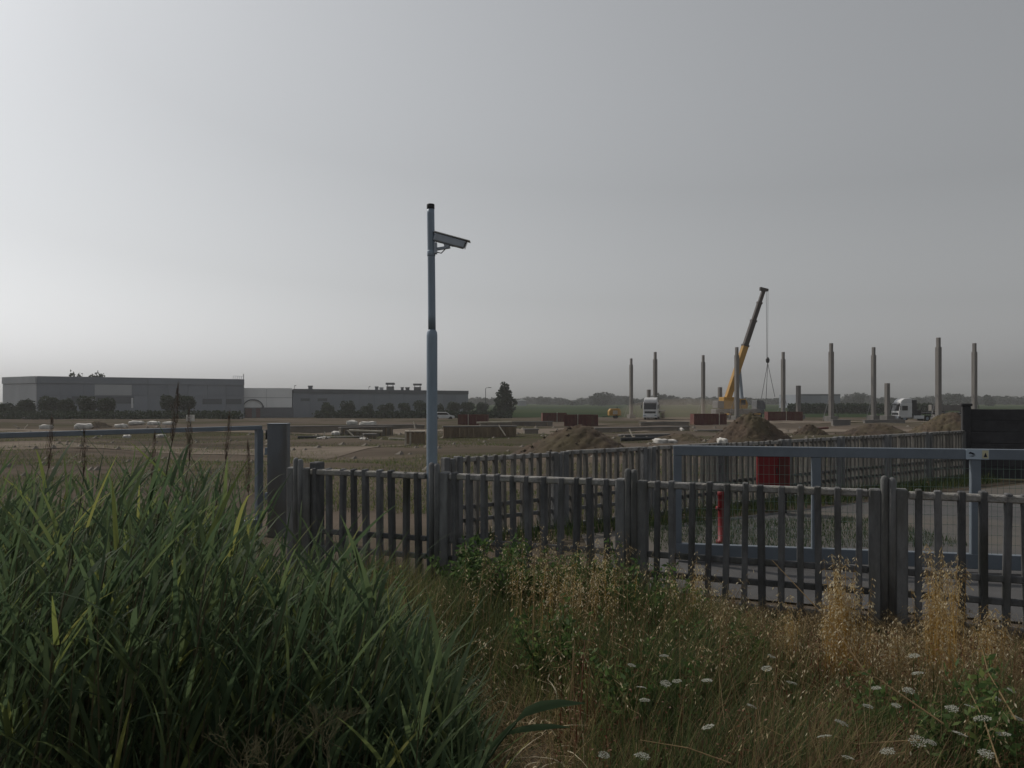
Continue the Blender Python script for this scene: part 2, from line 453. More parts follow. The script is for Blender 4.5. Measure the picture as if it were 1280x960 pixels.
concrete_fence(NF0, ND, [-6.14, -4.40, -2.27, 0, 2.27, 4.5], [9, 11, 12, 12, 12], 'weathered grey concrete baluster fence rising from the overgrown verge', bare=-4.40)
e = MB()
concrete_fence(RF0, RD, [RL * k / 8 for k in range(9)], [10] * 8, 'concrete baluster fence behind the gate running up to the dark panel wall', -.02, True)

# extra end post and old gate stop at the left end of the near fence
pe = NF0 + ND * -5.93
o = MB().box(-.06, -.07, -.2, .06, .07, 1.26).build('gate_stop_post', M['concrete'], None, .012, loc=(pe.x, pe.y + .05, 0), rot=(0, 0, -.37))
tag(o, 'squat dark concrete post doubled against the fence end beside the left gate', 'post')

# dark panel wall at the right
wroot = empty('panel_wall', (RF0 + RD * (RL + .12)).to_tuple()[:2] + (-.05,), 0, 'dark precast panel wall taller than the fence it meets', 'wall')
wp = [Vector((0, 0, 0)), Vector((2.15, -.75, 0)), Vector((4.3, -1.5, 0)), Vector((6.45, -2.25, 0)), Vector((8.6, -3.0, 0))]
for i, p in enumerate(wp):
    MB().box(-.1, -.1, -.2, .1, .1, 1.86).build('post', M['dark_wall'], wroot, .015, loc=p, rot=(0, 0, -.335))
    MB().box(-.13, -.13, 1.86, .13, .13, 1.93).build('post_cap', M['dark_wall'], wroot, .015, loc=p, rot=(0, 0, -.335))
for a, b in zip(wp[:-1], wp[1:]):
    dd = (b - a).normalized()
    MB().bar(a + dd * .1 + Vector((0, 0, .88)), b - dd * .1 + Vector((0, 0, .88)), .03, 1.74).build('backing', M['dark_wall'], wroot)
    for k in range(6):
        MB().bar(a + dd * .1 + Vector((0, 0, .14 + .3 * k)), b - dd * .1 + Vector((0, 0, .14 + .3 * k)), .055, .288).build('panel', M['dark_wall'], wroot, .012)

# ------------------------------------------------------------------ sliding gates
def gate(root, L, zb, zt, ups, bh, th, wires=.0016, hs=.105, vs=.058):
    MB().box(0, -.045, zt - th, L, .045, zt).build('top_beam', M['gate'], root, .006)
    MB().box(0, -.05, zb, L, .05, zb + bh).build('bottom_beam', M['gate'], root, .006)
    for u in ups:
        MB().box(u - .05, -.04, zb + bh, u + .05, .04, zt - th).build('upright', M['gate'], root, .005)
    if wires:
        for a, b in zip(ups[:-1], ups[1:]):
            w = MB(); x0, x1 = a + .05, b - .05; z0, z1 = zb + bh, zt - th
            n = int((x1 - x0) / vs)
            for k in range(1, n): w.tube([(x0 + (x1 - x0) * k / n, 0, z0), (x0 + (x1 - x0) * k / n, 0, z1)], wires, 4, False)
            n = int((z1 - z0) / hs)
            for k in range(1, n): w.tube([(x0, .004, z0 + (z1 - z0) * k / n), (x1, .004, z0 + (z1 - z0) * k / n)], wires * 1.2, 4, False)
            o = w.build('mesh_infill', M['wire'], root); o['kind'] = 'stuff'
    return root

gv = Vector((5.72 - 1.96, 8.93 - 9.72, 0)).normalized()
g1 = empty('sliding_gate', (1.96, 9.72, 0), math.atan2(gv.y, gv.x), 'blue grey steel sliding gate with wire mesh behind the concrete fence', 'gate')
gate(g1, 6.4, .07, 1.418, [.05, 1.64, 3.34, 5.0, 6.35], .165, .118)
# small plate fixed to the gate's upper beam
sp = Vector((1.96, 9.72, 0)) + gv * 3.24
sgn = empty('gate_sign', (sp.x, sp.y, 1.36), math.atan2(gv.y, gv.x), 'small pale plate with a dark mark fixed to the blue gate beam', 'sign')
MB().box(-.01, -.055, -.056, .225, -.047, .056).build('plate', M['sign_blue'], sgn)
MB().prism([(.015, .006), (.03, .028), (.06, .018), (.085, .0), (.062, -.006), (.04, .006)], -.0585, -.0555).build('swoosh_mark', M['sign_dark'], sgn)
MB().prism([(.02, -.02), (.06, -.026), (.088, -.012), (.06, -.014)], -.0585, -.0555).build('swoosh_mark', M['sign_dark'], sgn)
MB().box(.155, -.0585, -.045, .218, -.0555, .045).build('yellow_field', M['sign_cream'], sgn)
MB().prism([(.168, -.03), (.206, -.03), (.187, .02)], -.0615, -.0588).build('warning_triangle', M['sign_dark'], sgn)

lv = Vector((px(326, 11.75) - px(20, 9.28), 11.75 - 9.28, 0))
lL = lv.length; lv.normalize()
lx0 = Vector((px(326, 11.75), 11.75, 0)) - lv * (lL + 1.6)
g2 = empty('sliding_gate', (lx0.x, lx0.y, 0), math.atan2(lv.y, lv.x), 'wide grey sliding gate half hidden by the tall reeds', 'gate')
gate(g2, lL + 1.6, .08, 1.595, [.05, lL + 1.57], .15, .062, .0007)
# gate posts
def steel_post(x, y, w, h, label, d=None):
    r = empty('gate_post', (x, y, -.02), R(4), label, 'post')
    MB().box(-w / 2, -(d or w) / 2, 0, w / 2, (d or w) / 2, h).build('post_shaft', M['old_paint'], r, .006)
    MB().box(-w / 2 - .006, -(d or w) / 2 - .006, h, w / 2 + .006, (d or w) / 2 + .006, h + .012).build('post_cap', M['gate'], r, .003)
    return r
gp = steel_post(px(348.5, 11.6), 11.6, .27, 1.64, 'broad blue grey steel post closing the left gate')
for z in (.55, 1.2):
    MB().box(-.19, -.05, z, -.118, .05, z + .1).build('catch', M['galv'], gp, .004)
MB().tube([(-.17, 0, 1.42), (-.17, 0, 1.56)], .02, 8).build('roller', M['dark_metal'], gp, 0, True)

# ------------------------------------------------------------------ CCTV pole
PY = 8.635
pole = empty('camera_pole', (px(540, PY), PY, 0), 0, 'tall pale grey steel pole carrying a security camera by the fence', 'pole')
pole.scale = (1, 1, .995)
MB().tube([(0, 0, -.1), (0, 0, 1.3), (0, 0, 2.6), (0, 0, 2.675), (0, 0, 2.68), (0, 0, 2.715), (0, 0, 2.735), (0, 0, 2.74)], [.0585, .0585, .0585, .0585, .058, .055, .044, .042], 28).build('pole_shaft', M['galv'], pole, 0, True)
MB().tube([(0, 0, 2.735), (-.002, 0, 2.9), (-.006, 0, 3.4), (-.014, 0, 4.0), (-.0144, 0, 4.055)], [.041, .041, .0405, .04, .04], 24).build('upper_shaft', M['galv'], pole, 0, True)
MB().tube([(-.0144, 0, 4.05), (-.0144, 0, 4.054), (-.0146, 0, 4.096), (-.0147, 0, 4.1), (-.0147, 0, 4.104)], [.0415, .0425, .0425, .0415, .039], 24).build('pole_cap', M['dark_metal'], pole, 0, True)
MB().tube([(0, 0, 3.54), (0, 0, 3.545), (0, 0, 3.595), (0, 0, 3.6)], [.042, .0445, .0445, .042], 20).build('clamp', M['galv'], pole, 0, True, loc=(-.008, 0, 0))
cz = 3.63
cc = empty('security_camera', (px(543.2, PY), PY - .01, cz), 0, 'long white security camera pointing right and down from the pole', 'camera')
th = R(14)
def tilt(pts): return [(x * math.cos(th) + z * math.sin(th), z * math.cos(th) - x * math.sin(th)) for x, z in pts]
MB().prism(tilt([(.0, -.045), (.335, -.05), (.345, .03), (.0, .04)]), -.045, .045).build('housing', M['camera_shell'], cc, .01, loc=(0, 0, .1))
MB().prism(tilt([(-.012, .044), (.392, .036), (.385, .046), (-.012, .055)]), -.056, .056).build('sun_shield', M['white'], cc, .003, loc=(0, 0, .1))
MB().prism(tilt([(.346, -.046), (.352, -.046), (.36, .028), (.346, .028)]), -.04, .04).build('lens_window', M['glass'], cc, 0, loc=(0, 0, .1))
br = MB()
br.bar((.012, 0, -.035), (.17, 0, -.01), .035, .03); br.bar((.12, 0, -.012), (.155, 0, .03), .05, .05); br.bar((.10, 0, .04), (.21, 0, .012), .05, .04)
br.build('bracket', M['camera_shell'], cc, .004)
MB().box(-.004, -.035, -.085, .028, .035, .035).build('wall_plate', M['camera_shell'], cc, .004)
MB().tube([(.02, .03, -.06), (.07, .04, -.07), (.12, .03, -.02), (.16, .02, .03)], .006, 6).build('cable', M['dark_metal'], cc, 0, True)

# ------------------------------------------------------------------ red hydrant things in the yard
Yb = 14.0
rb = empty('hydrant_cabinet', (px(966, Yb), Yb, 0), R(-14), 'bright red metal cabinet standing in the yard behind the gate', 'cabinet')
MB().box(-.27, -.16, .48, .27, .16, 1.0).build('case', M['red'], rb, .012)
MB().box(-.25, -.175, .51, .07, -.161, .97).build('door', M['red'], rb, .005)
MB().box(.09, -.172, .51, .25, -.161, .97).build('dark_side', M['skip'], rb, .005)  # darker red panel on the front standing in for the dark right side
MB().box(.045, -.19, .7, .065, -.176, .8).build('handle', M['dark_metal'], rb)
MB().prism([(-.29, 1.001), (.29, 1.001), (.27, 1.03), (-.27, 1.03)], -.18, .18).build('lid', M['red'], rb)
for sx in (-.2, .2): MB().box(sx - .03, -.03, -.05, sx + .03, .03, .48).build('leg', M['dark_metal'], rb)
Yh = 10.9
hy = empty('hydrant', (px(903, Yh), Yh, 0), 0, 'red pillar hydrant seen through the gate bars', 'hydrant')
MB().tube([(0, 0, 0), (0, 0, .06), (0, 0, .07), (0, 0, .66), (0, 0, .67), (0, 0, .71), (0, 0, .75), (0, 0, .77)], [.085, .085, .06, .06, .068, .068, .045, .012], 16).build('barrel', M['red'], hy, 0, True)
for sx in (-1, 1): MB().tube([(0, 0, .5), (sx * .07, -.03, .5), (sx * .078, -.035, .5)], [.028, .028, .034], 10).build('outlet', M['red'], hy, 0, True)
MB().box(-.02, -.02, .77, .02, .02, .81).build('valve_nut', M['dark_metal'], hy, .003)

# ------------------------------------------------------------------ halls on the left
def hall(name, foot, z0, z1, label, cat='warehouse'):
    r = empty(name, (foot[0][0], foot[0][1], z0), 0, label, cat)
    ox, oy = foot[0]
    loc = [Vector((x - ox, y - oy, 0)) for x, y in foot]
    h = z1 - z0
    n = len(loc)
    b = MB()
    vs = [p for p in loc] + [p + Vector((0, 0, h - .25)) for p in loc]
    b.add(vs, [tuple(range(n)), tuple(range(2 * n - 1, n - 1, -1))] + [(i, (i + 1) % n, n + (i + 1) % n, n + i) for i in range(n)])
    b.build('wall', M['hall_grey'], r)
    return r, loc, h
def facade(r, a, b, z0, z1, step, m, inset=.12, name='wall_panel', gap=.05):
    """precast panels hung in front of a wall between two corners, walking left to right as seen from the road"""
    d = (b - a); L = d.length; d.normalize(); out = Vector((d.y, -d.x, 0))
    n = max(1, round(L / step))
    for k in range(n):
        p, q = a + d * (L * k / n + gap / 2), a + d * (L * (k + 1) / n - gap / 2)
        off = out * inset / 2
        zc = Vector((0, 0, (z0 + z1) / 2))
        MB().bar(p + off + zc, q + off + zc, inset, z1 - z0).build(name, m, r)

zA = -2.45
rA, lA, hA = hall('warehouse', [(px(46, 170), 170), (px(305, 196), 196), (-85, 228), (-135, 214), (px(4, 179), 179)], zA, 7.05, 'long grey flat-roofed warehouse at the far left, taller than its neighbour')
facade(rA, lA[0], lA[1], 0, 5.3, 4.4, M['hall_grey'])
facade(rA, lA[0], lA[1], 5.38, 7.9, 4.4, M['hall_grey'], .16)
facade(rA, lA[0], lA[1], 8.0, hA, 22, M['hall_grey'], .32, 'parapet')
facade(rA, lA[4], lA[0], 0, 7.9, 4.2, M['hall_light'])
facade(rA, lA[4], lA[0], 8.0, hA, 9, M['hall_light'], .3, 'parapet')
d = (lA[1] - lA[0]).normalized(); out = Vector((d.y, -d.x, 0))
def strip(r, a, d, out, s0, s1, z0, z1, dep, m, name, off=.17):
    p, q = a + d * s0 + out * off, a + d * s1 + out * off
    zc = Vector((0, 0, (z0 + z1) / 2))
    return MB().bar(p + zc, q + zc, dep, z1 - z0).build(name, m, r)
strip(rA, lA[0], d, out, 11, 18.5, 5.45, 7.85, .08, M['hall_light'], 'pale_panel', .22)
strip(rA, lA[0], d, out, 6.5, 19, 3.6, 5.2, .06, M['hall_dark'], 'window_strip')
strip(rA, lA[0], d, out, 18.4, 18.8, 2.6, 4.9, .1, M['white'], 'door_light', .24)
strip(rA, lA[0], d, out, 34, 38.5, 3.4, 4.7, .06, M['hall_dark'], 'window_strip')
strip(rA, lA[0], d, out, 39.5, 43.2, 3.4, 4.7, .06, M['hall_dark'], 'window_strip')
strip(rA, lA[0], d, out, 8.0, 9.4, 4.3, 5.0, .06, M['hall_light'], 'lit_window', .21)
strip(rA, lA[0], d, out, 10.0, 11.2, 4.3, 5.0, .06, M['hall_light'], 'lit_window', .21)
# rail and steps on the roof corner
rail = MB()
q = lA[1] - d * 2.6
for k in range(6):
    p = q + d * (.5 * k)
    rail.bar(p + Vector((0, 0, hA - .25)), p + Vector((0, 0, hA + .75)), .06)
rail.bar(q + Vector((0, 0, hA + .75)), q + d * 2.5 + Vector((0, 0, hA + .75)), .06)
rail.build('roof_rail', M['galv'], rA)
MB().bar(lA[1] - d * .1 + Vector((0, 0, 5)), lA[1] - d * .1 + Vector((0, 0, hA + 1.3)), .16).build('mast', M['white'], rA)

zB = -2.5
cB = (px(365, 202), 202.0)
rB, lB, hB = hall('office_block', [(px(301, 198), 198), cB, (cB[0] - 6, 228), (px(301, 224), 224)], zB, 4.95, 'pale low office block with an arched porch between two halls', 'building')
facade(rB, lB[0], lB[1], 2.6, 5.0, 6.6, M['office_pale'])
facade(rB, lB[0], lB[1], 5.08, hB, 6.6, M['office_pale'], .2)
dB = (lB[1] - lB[0]).normalized(); oB = Vector((dB.y, -dB.x, 0))
strip(rB, lB[0], dB, oB, .2, 12.6, .1, 2.5, .05, M['hall_dark'], 'window_strip', .06)
strip(rB, lB[0], dB, oB, 1.0, 2.6, .1, 2.4, .1, M['brick'], 'brick_pier', .2)
strip(rB, lB[0], dB, oB, 3.6, 4.6, .1, 2.4, .1, M['brick'], 'brick_pier', .2)
arch = MB()
for k in range(12):
    t0, t1 = math.pi * k / 12, math.pi * (k + 1) / 12
    a0 = lB[0] + dB * (2.9 - 2.4 * math.cos(t0)) + oB * .35 + Vector((0, 0, 2.5 + 2.1 * math.sin(t0)))
    a1 = lB[0] + dB * (2.9 - 2.4 * math.cos(t1)) + oB * .35 + Vector((0, 0, 2.5 + 2.1 * math.sin(t1)))
    arch.bar(a0, a1, .4, .22)
arch.build('porch_arch', M['hall_dark'], rB)
strip(rB, lB[0], dB, oB, -.1, .15, 0, hB, .3, M['white'], 'corner_pier', .2)

rC, lC, hC = hall('warehouse', [(cB[0] + .15, cB[1] + .1), (px(585, 246), 246), (px(585, 246) - 25, 272), (cB[0] - 25, 232)], zB, 4.8, 'long low slate grey warehouse behind the row of round trees')
facade(rC, lC[0], lC[1], 0, 6.1, 5.1, M['hall_grey'])
facade(rC, lC[0], lC[1], 6.2, hC, 30, M['hall_dark'], .3, 'parapet')
dC = (lC[1] - lC[0]).normalized(); oC = Vector((dC.y, -dC.x, 0))
def at_col(p):        # distance along the long hall whose column in the photograph is p
    k = (p - 640) / F; a = Vector((lC[0].x + cB[0] + .15, lC[0].y + cB[1] + .1, 0))
    return (k * a.y - a.x) / (dC.x - k * dC.y)
strip(rC, lC[0], dC, oC, 2.2, 4.8, 4.2, 4.9, .05, M['hall_dark'], 'window', .16)
strip(rC, lC[0], dC, oC, 7.2, 10, 4.2, 4.9, .05, M['hall_dark'], 'window', .16)
def rooftop(p, w, hh, m, name='roof_vent', legs=False):
    s = at_col(p)
    c = lC[0] + dC * s - oC * 1.5
    mb = MB()
    z = hC - .25
    if legs:
        mb.box(c.x - w / 2, c.y - w / 2, z, c.x + w / 2, c.y + w / 2, z + hh * .55)
        mb.box(c.x - w * .6, c.y - w * .6, z + hh * .75, c.x + w * .6, c.y + w * .6, z + hh)
        for sx in (-.4, .4): mb.box(c.x + sx * w - .08, c.y - .1, z + hh * .5, c.x + sx * w + .08, c.y + .1, z + hh * .8)
    else:
        mb.box(c.x - w / 2, c.y - w / 2, z, c.x + w / 2, c.y + w / 2, z + hh * .7)
        mb.box(c.x - w * .6, c.y - w * .6, z + hh * .72, c.x + w * .6, c.y + w * .6, z + hh)
    mb.build(name, m, rC)
rooftop(392, .9, 1.15, M['hall_dark']); rooftop(475, .8, 1.2, M['hall_dark']); rooftop(481, .9, .95, M['hall_light'])
rooftop(492, 1.9, 2.3, M['roof'], 'roof_unit', True); rooftop(507, .7, 1.1, M['hall_dark']); rooftop(513.5, 1.0, 1.1, M['roof'])
rooftop(526, 1.9, 2.2, M['roof'], 'roof_unit', True)
for p in (368, 461):
    s = at_col(p); c = lC[0] + dC * s
    mb = MB(); mb.tube([c + Vector((0, 0, hC - .2)), c + Vector((0, 0, hC + .75))], .05, 6); mb.bar(c + Vector((0, 0, hC + .75)), c + Vector((.5, -.3, hC + .85)), .14); mb.build('roof_lamp', M['dark_metal'], rC)

# distant flat building on the right and a white one at the far left of the tree line
Yd = 420
rD, lD, hD = hall('far_building', [(px(1001, Yd), Yd), (px(1056, Yd), Yd + 6), (px(1056, Yd), Yd + 40), (px(1001, Yd), Yd + 34)], -2.5, pz(492.5, Yd), 'far flat grey building beyond the columns', 'building')
facade(rD, lD[0], lD[1], .1, hD - .9, 5.8, M['hall_grey'])
facade(rD, lD[0], lD[1], hD - .85, hD, 12, M['hall_dark'], .3, 'parapet')
Ye = 620
rE, lE, hE = hall('far_building', [(px(647, Ye), Ye), (px(658, Ye), Ye + 2), (px(658, Ye), Ye + 14), (px(647, Ye), Ye + 12)], -2.5, pz(500.5, Ye), 'tiny white roofed shed on the horizon right of the dark tree', 'shed')
MB().prism([(-.4, hE - .25), (7.2, hE - .25), (3.4, hE + 1.0)], -.5, 12).build('roof', M['white'], rE)
# long low wall of precast units behind the right truck
# ------------------------------------------------------------------ columns of the new building
def column(p, ytop, Y, label, tall=True):
    x = px(p, Y); z0 = g(x, Y) - .1
    zt = pz(ytop, Y)
    r = empty('concrete_column', (x, Y, z0), R(20), label, 'column', 'columns of the building under construction')
    h = zt - z0
    w = .62
    if tall:
        hs_ = h - 1.35
        MB().box(-w / 2, -w / 2, 0, w / 2, w / 2, hs_).build('shaft', M['pale_concrete'], r, .03)
        MB().box(-.2, -.24, hs_, .2, .24, h).build('tenon', M['pale_concrete'], r, .02)
        MB().box(-.72, -.72, 0, .72, .72, .95).build('footing', M['pale_concrete'], r, .03)
        for sx, sy in ((1, .2), (-1, -.2)):
            MB().bar((sx * w / 2, 0, 4.2), (sx * 2.0, sy * 2, .3), .055).build('brace', M['truck_grey'], r)
    else:
        MB().box(-w / 2, -w / 2, 0, w / 2, w / 2, h).build('shaft', M['pale_concrete'], r, .03)
        MB().box(-.8, -.8, 0, .8, .8, 1.0).build('footing', M['pale_concrete'], r, .03)
tallc = [(789, 448, 173, 'tall concrete column at the left end of the row, left of the white truck'),
 (819, 440, 150, 'tall concrete column rising right behind the white truck facing us'),
 (879, 444, 161, 'tall concrete column standing left of the yellow crane above a red container'),
 (921, 434, 136, 'tall concrete column in front of the yellow crane boom'),
 (979, 440, 150, 'tall concrete column just right of the hanging crane hook'),
 (1039, 429, 127, 'tall concrete column in front of the far flat building'),
 (1092, 434, 136, 'tall concrete column left of the side-on white truck'),
 (1173, 422, 115, 'highest concrete column, behind the flatbed trailer of the right truck'),
 (1218, 429, 127, 'tall concrete column above the dark panel wall at the right end')]
for p, yt, Y, lb in tallc: column(p, yt, Y, lb)
for p, yt, Y, lb in [(811, 487, 166, 'short column stump left of the white truck cab top'), (900, 484, 152, 'short column stump beside the yellow crane body'),
                     (998, 482, 141, 'short column stump left of the far flat building'), (1109, 479, 130, 'short column stump with a stepped base left of the right truck')]:
    column(p, yt, Y, lb, False)

# ------------------------------------------------------------------ mobile crane
CY = 146
cr = empty('mobile_crane', (px(922, CY), CY, g(px(922, CY), CY)), R(8), 'yellow mobile crane with its dark telescopic boom raised', 'crane')
k = CY / F
MB().box(-4.6, -1.25, .8, 4.6, 1.25, 1.7).build('chassis', M['truck_grey'], cr, .06)
for x in (-3.6, -2.1, 2.0, 3.5):
    for y in (-1.28, 1.0):
        MB().tube([(x, y, .62), (x, y + .32, .62)], .62, 16).build('wheel', M['tyre'], cr)
MB().prism([(3.2, 1.71), (4.9, 1.71), (4.9, 2.6), (4.4, 3.3), (3.2, 3.3)], -1.1, 1.1).build('driving_cab', M['truck_grey'], cr, .05)
MB().prism([(4.915, 2.0), (4.95, 2.0), (4.93, 2.6), (4.5, 3.2), (4.45, 3.2)], -.95, .95).build('windscreen', M['glass'], cr)
MB().box(-3.1, -1.2, 1.75, -.2, 1.2, 3.9).build('superstructure', M['yellow'], cr, .06)
MB().box(-4.3, -1.25, 1.9, -3.12, 1.25, 3.2).build('counterweight', M['truck_grey'], cr, .06)
MB().prism([(-.15, 1.8), (1.2, 1.8), (1.35, 2.6), (.9, 3.6), (-.15, 3.6)], -1.5, -.5).build('operator_cab', M['yellow'], cr, .04)
MB().box(.0, -1.53, 2.5, .85, -1.505, 3.4).build('cab_window', M['glass'], cr)
for x in (-2.9, 2.8):
    MB().box(x - .2, -3.2, .7, x + .2, 3.2, 1.0).build('outrigger', M['yellow'], cr, .02)
    for y in (-3.1, 3.1):
        MB().tube([(x, y, -.1), (x, y, .1), (x, y, .12), (x, y, .7)], [.4, .4, .12, .12], 10).build('outrigger_foot', M['truck_grey'], cr)
bx0 = (908 - 922) * k; bz0 = 3.0
bx1 = (957.5 - 922) * k; bz1 = pz(361, CY) - cr.location.z
b0, b1 = Vector((bx0, .2, bz0)), Vector((bx1, .2, bz1))
bd = (b1 - b0)
def lerp(t): return b0 + bd * t
MB().bar(lerp(0), lerp(.50), 1.0, 1.15, (0, 1, 0)).build('boom_base', M['yellow'], cr, .05)
for t0, t1, w in ((.50, .72, .86), (.72, .88, .72), (.88, 1.0, .6)):
    MB().bar(lerp(t0), lerp(t1), w, w * 1.1, (0, 1, 0)).build('boom_section', M['boom_dark'], cr, .04)
for t, w in ((.5, 1.12), (.72, .98), (.88, .84)):
    MB().bar(lerp(t - .008), lerp(t + .008), w, w * 1.12, (0, 1, 0)).build('boom_collar', M['boom_dark'], cr, .02)
MB().prism([(bx1 - .8, bz1 - .2), (bx1 + .75, bz1 - .35), (bx1 + .8, bz1 + .1), (bx1 - .75, bz1 + .45)], -.1, .5).build('boom_head', M['boom_dark'], cr, .05)
MB().bar(Vector((1.1, .2, 2.0)), lerp(.33), .45).build('lift_ram', M['galv'], cr)
hx = bx1 + .72; hz = pz(447, CY) - cr.location.z
for dx in (-.28, .06):
    MB().tube([(hx + dx, .2, bz1 - .2), (hx - .05 + dx * .5, .2, hz)], .035, 5, False).build('hoist_cable', M['dark_metal'], cr)
MB().tube([(hx, .2, hz - .95), (hx, .2, hz - .8), (hx, .2, hz - .3), (hx, .2, hz + .1)], [.12, .3, .36, .16], 10).build('hook_block', M['dark_metal'], cr, 0, True)
for dx, dz in ((-1.35, 6.9), (-.35, 7.0), (1.55, 6.6)):
    MB().tube([(hx, .2, hz - .9), (hx + dx, .2 + dx * .2, hz - .9 - dz * .95)], .045, 5, False).build('lifting_sling', M['dark_metal'], cr)

# ------------------------------------------------------------------ lorries
def lorry(x, y, rz, label, trailer=True, load=False):
    z = g(x, y)
    r = empty('lorry', (x, y, z), rz, label, 'lorry')          # forward is local -x... front face at x=0
    MB().prism([(.0, .62), (.0, 1.75), (.22, 2.75), (.3, 3.1), (2.25, 3.1), (2.25, .62)], -1.22, 1.22).build('cab', M['white'], r, .07)
    MB().prism([(.32, 3.11), (2.25, 3.11), (2.25, 3.85), (1.0, 3.8), (.5, 3.5)], -1.1, 1.1).build('roof_deflector', M['white'], r, .06)
    MB().prism([(-.012, 1.78), (.2, 2.74), (.17, 2.78), (-.05, 1.8)], -1.05, 1.05).build('windscreen', M['glass'], r)
    MB().prism([(.02, 2.8), (.3, 3.0), (.2, 3.06), (-.1, 2.86)], -1.1, 1.1).build('sun_visor', M['truck_grey'], r)
    MB().box(-.03, -.95, 1.1, -.005, .95, 1.45).build('grille', M['dark_metal'], r)
    MB().box(-.12, -1.24, .36, .3, 1.24, .9).build('bumper', M['truck_grey'] if load else M['white'], r, .05)
    for s in (-1, 1):
        MB().box(-.13, s * .95 - .2, .62, -.122, s * .95 + .2, .82).build('headlight', M['galv'], r)
        MB().box(.5, s * 1.225 - (.0 if s > 0 else .02), 1.85, 1.45, s * 1.225 + (.02 if s > 0 else 0), 2.6).build('side_window', M['glass'], r)
        MB().box(.0, s * 1.5 - .1, 1.9, .14, s * 1.5 + .1, 2.65).build('mirror', M['truck_grey'], r, .03)
        MB().box(2.5, s * 1.05 - .16, .45, 4.3, s * 1.05 + .16, 1.0).build('side_skirt', M['white'], r, .04)
        for wx in (1.0, 4.9):
            w = MB().tube([(wx, s * .95 - .15, .52), (wx, s * .95 + .15, .52)], .52, 18).build('wheel', M['tyre'], r)
            MB().tube([(wx, s * 1.08 - .03, .52), (wx, s * 1.08 + .035, .52)], .27, 12).build('rim', M['galv'], w)
    MB().box(.4, -.45, .6, 6.2, .45, .98).build('chassis', M['dark_metal'], r, .02)
    MB().box(2.35, -1.15, 1.0, 3.1, 1.15, 3.55).build('rear_fairing', M['dark_metal'], r, .05)
    MB().box(3.3, -.55, 1.0, 4.2, .55, 1.9).build('coupling_gear', M['dark_metal'], r, .05)
    if trailer:
        MB().box(4.6, -1.25, 1.18, 15.5, 1.25, 1.5).build('trailer_bed', M['dark_metal'], r, .03)
        for wx in (11.6, 12.9, 14.2):
            for s in (-1, 1):
                MB().tube([(wx, s * 1.0 - .16, .52), (wx, s * 1.0 + .16, .52)], .52, 16).build('wheel', M['tyre'], r)
    return r
lorry(px(812, 139), 138.5, R(74), 'white lorry facing the camera at the left of the columns', True)
tx = lorry(px(1119, 133), 133, R(4), 'white lorry seen side on with its flatbed trailer to the right', True, True)
bm_ = MB().box(-3.4, -.5, 0, 3.4, .5, 1.05)
o = bm_.build('precast_beam', M['pale_concrete'], None, .03, loc=(px(1186, 139), 139, g(px(1186, 139), 139) + 1.55), rot=(0, 0, R(4)))
tag(o, 'pale precast concrete beam lying behind the right lorry', 'beam')
for q in (-2.4, 2.4):
    o = MB().box(-.25, -.6, 0, .25, .6, 1.65).build('support_block', M['pale_concrete'], None, .03, loc=(px(1186, 139) + q, 139, g(px(1186, 139), 139) - .1))
    tag(o, 'concrete block carrying the %s end of the pale precast beam' % ('lorry' if q < 0 else 'wall'), 'block')

# yellow site tank
ty, tY = 768, 170
yt = empty('site_compressor', (px(ty, tY), tY, g(px(ty, tY), tY)), R(5), 'yellow compressor trailer far out on the site left of the columns', 'compressor')
MB().prism([(-1.3, .6), (1.3, .6), (1.3, 1.5), (1.0, 2.1), (-.9, 2.1), (-1.3, 1.6)], -.8, .8).build('hood', M['yellow'], yt, .08)
MB().box(-.5, -.85, .9, .5, -.805, 1.7).build('side_panel', M['plank'], yt)
MB().bar((-1.3, 0, .55), (-2.6, 0, .35), .12).build('tow_bar', M['dark_metal'], yt)
for s in (-1, 1): MB().tube([(0.2, s * .85 - .1, .35), (.2, s * .85 + .1, .35)], .36, 14).build('wheel', M['tyre'], yt)
MB().tube([(.6, 0, 2.1), (.6, 0, 2.5)], .1, 8).build('exhaust', M['dark_metal'], yt)

# ------------------------------------------------------------------ red skips
def skip(p, ybase, w_px, h_px, Y, rz, label, marker=None):
    x = px(p, Y); z = g(x, Y)
    L = w_px * Y / F; hh = h_px * Y / F
    r = empty('steel_skip', (x, Y, z), rz, label, 'skip', 'dull red steel skips on the site')
    D = 2.0
    b = MB(); t = .06
    b.box(-L / 2, -D / 2, 0, L / 2, -D / 2 + t, hh); b.box(-L / 2, D / 2 - t, 0, L / 2, D / 2, hh)
    b.box(-L / 2, -D / 2 + t, 0, -L / 2 + t, D / 2 - t, hh); b.box(L / 2 - t, -D / 2 + t, 0, L / 2, D / 2 - t, hh)
    b.box(-L / 2 + t, -D / 2 + t, .0, L / 2 - t, D / 2 - t, .08)
    b.build('body', M['skip'], r)
    n = int(L / .42)
    for i in range(n + 1):
        MB().box(-L / 2 + L * i / n - .05, -D / 2 - .07, .05, -L / 2 + L * i / n + .05, -D / 2 - .001, hh - .1).build('side_rib', M['skip'], r)
    MB().box(-L / 2 - .04, -D / 2 - .09, hh - .1, L / 2 + .04, -D / 2 - .002, hh + .02).build('rim', M['skip'], r)
    if marker is not None:
        MB().box(marker * L / 2 - .05, -D / 2 - .16, -.1, marker * L / 2 + .05, -D / 2 - .1, hh + .1).build('marker_post', M['plank'], r)
skip(592, 532, 36, 13, 102, R(-4), 'dull red steel skip left of the poplar, beyond the low timber wall', -.3)
skip(692, 527, 29, 11, 122, R(6), 'smaller dull red skip behind the earth heap, set further back', .2)
skip(726, 532, 41, 14, 98, R(-3), 'dull red steel skip right behind the peak of the earth heap', -.2)
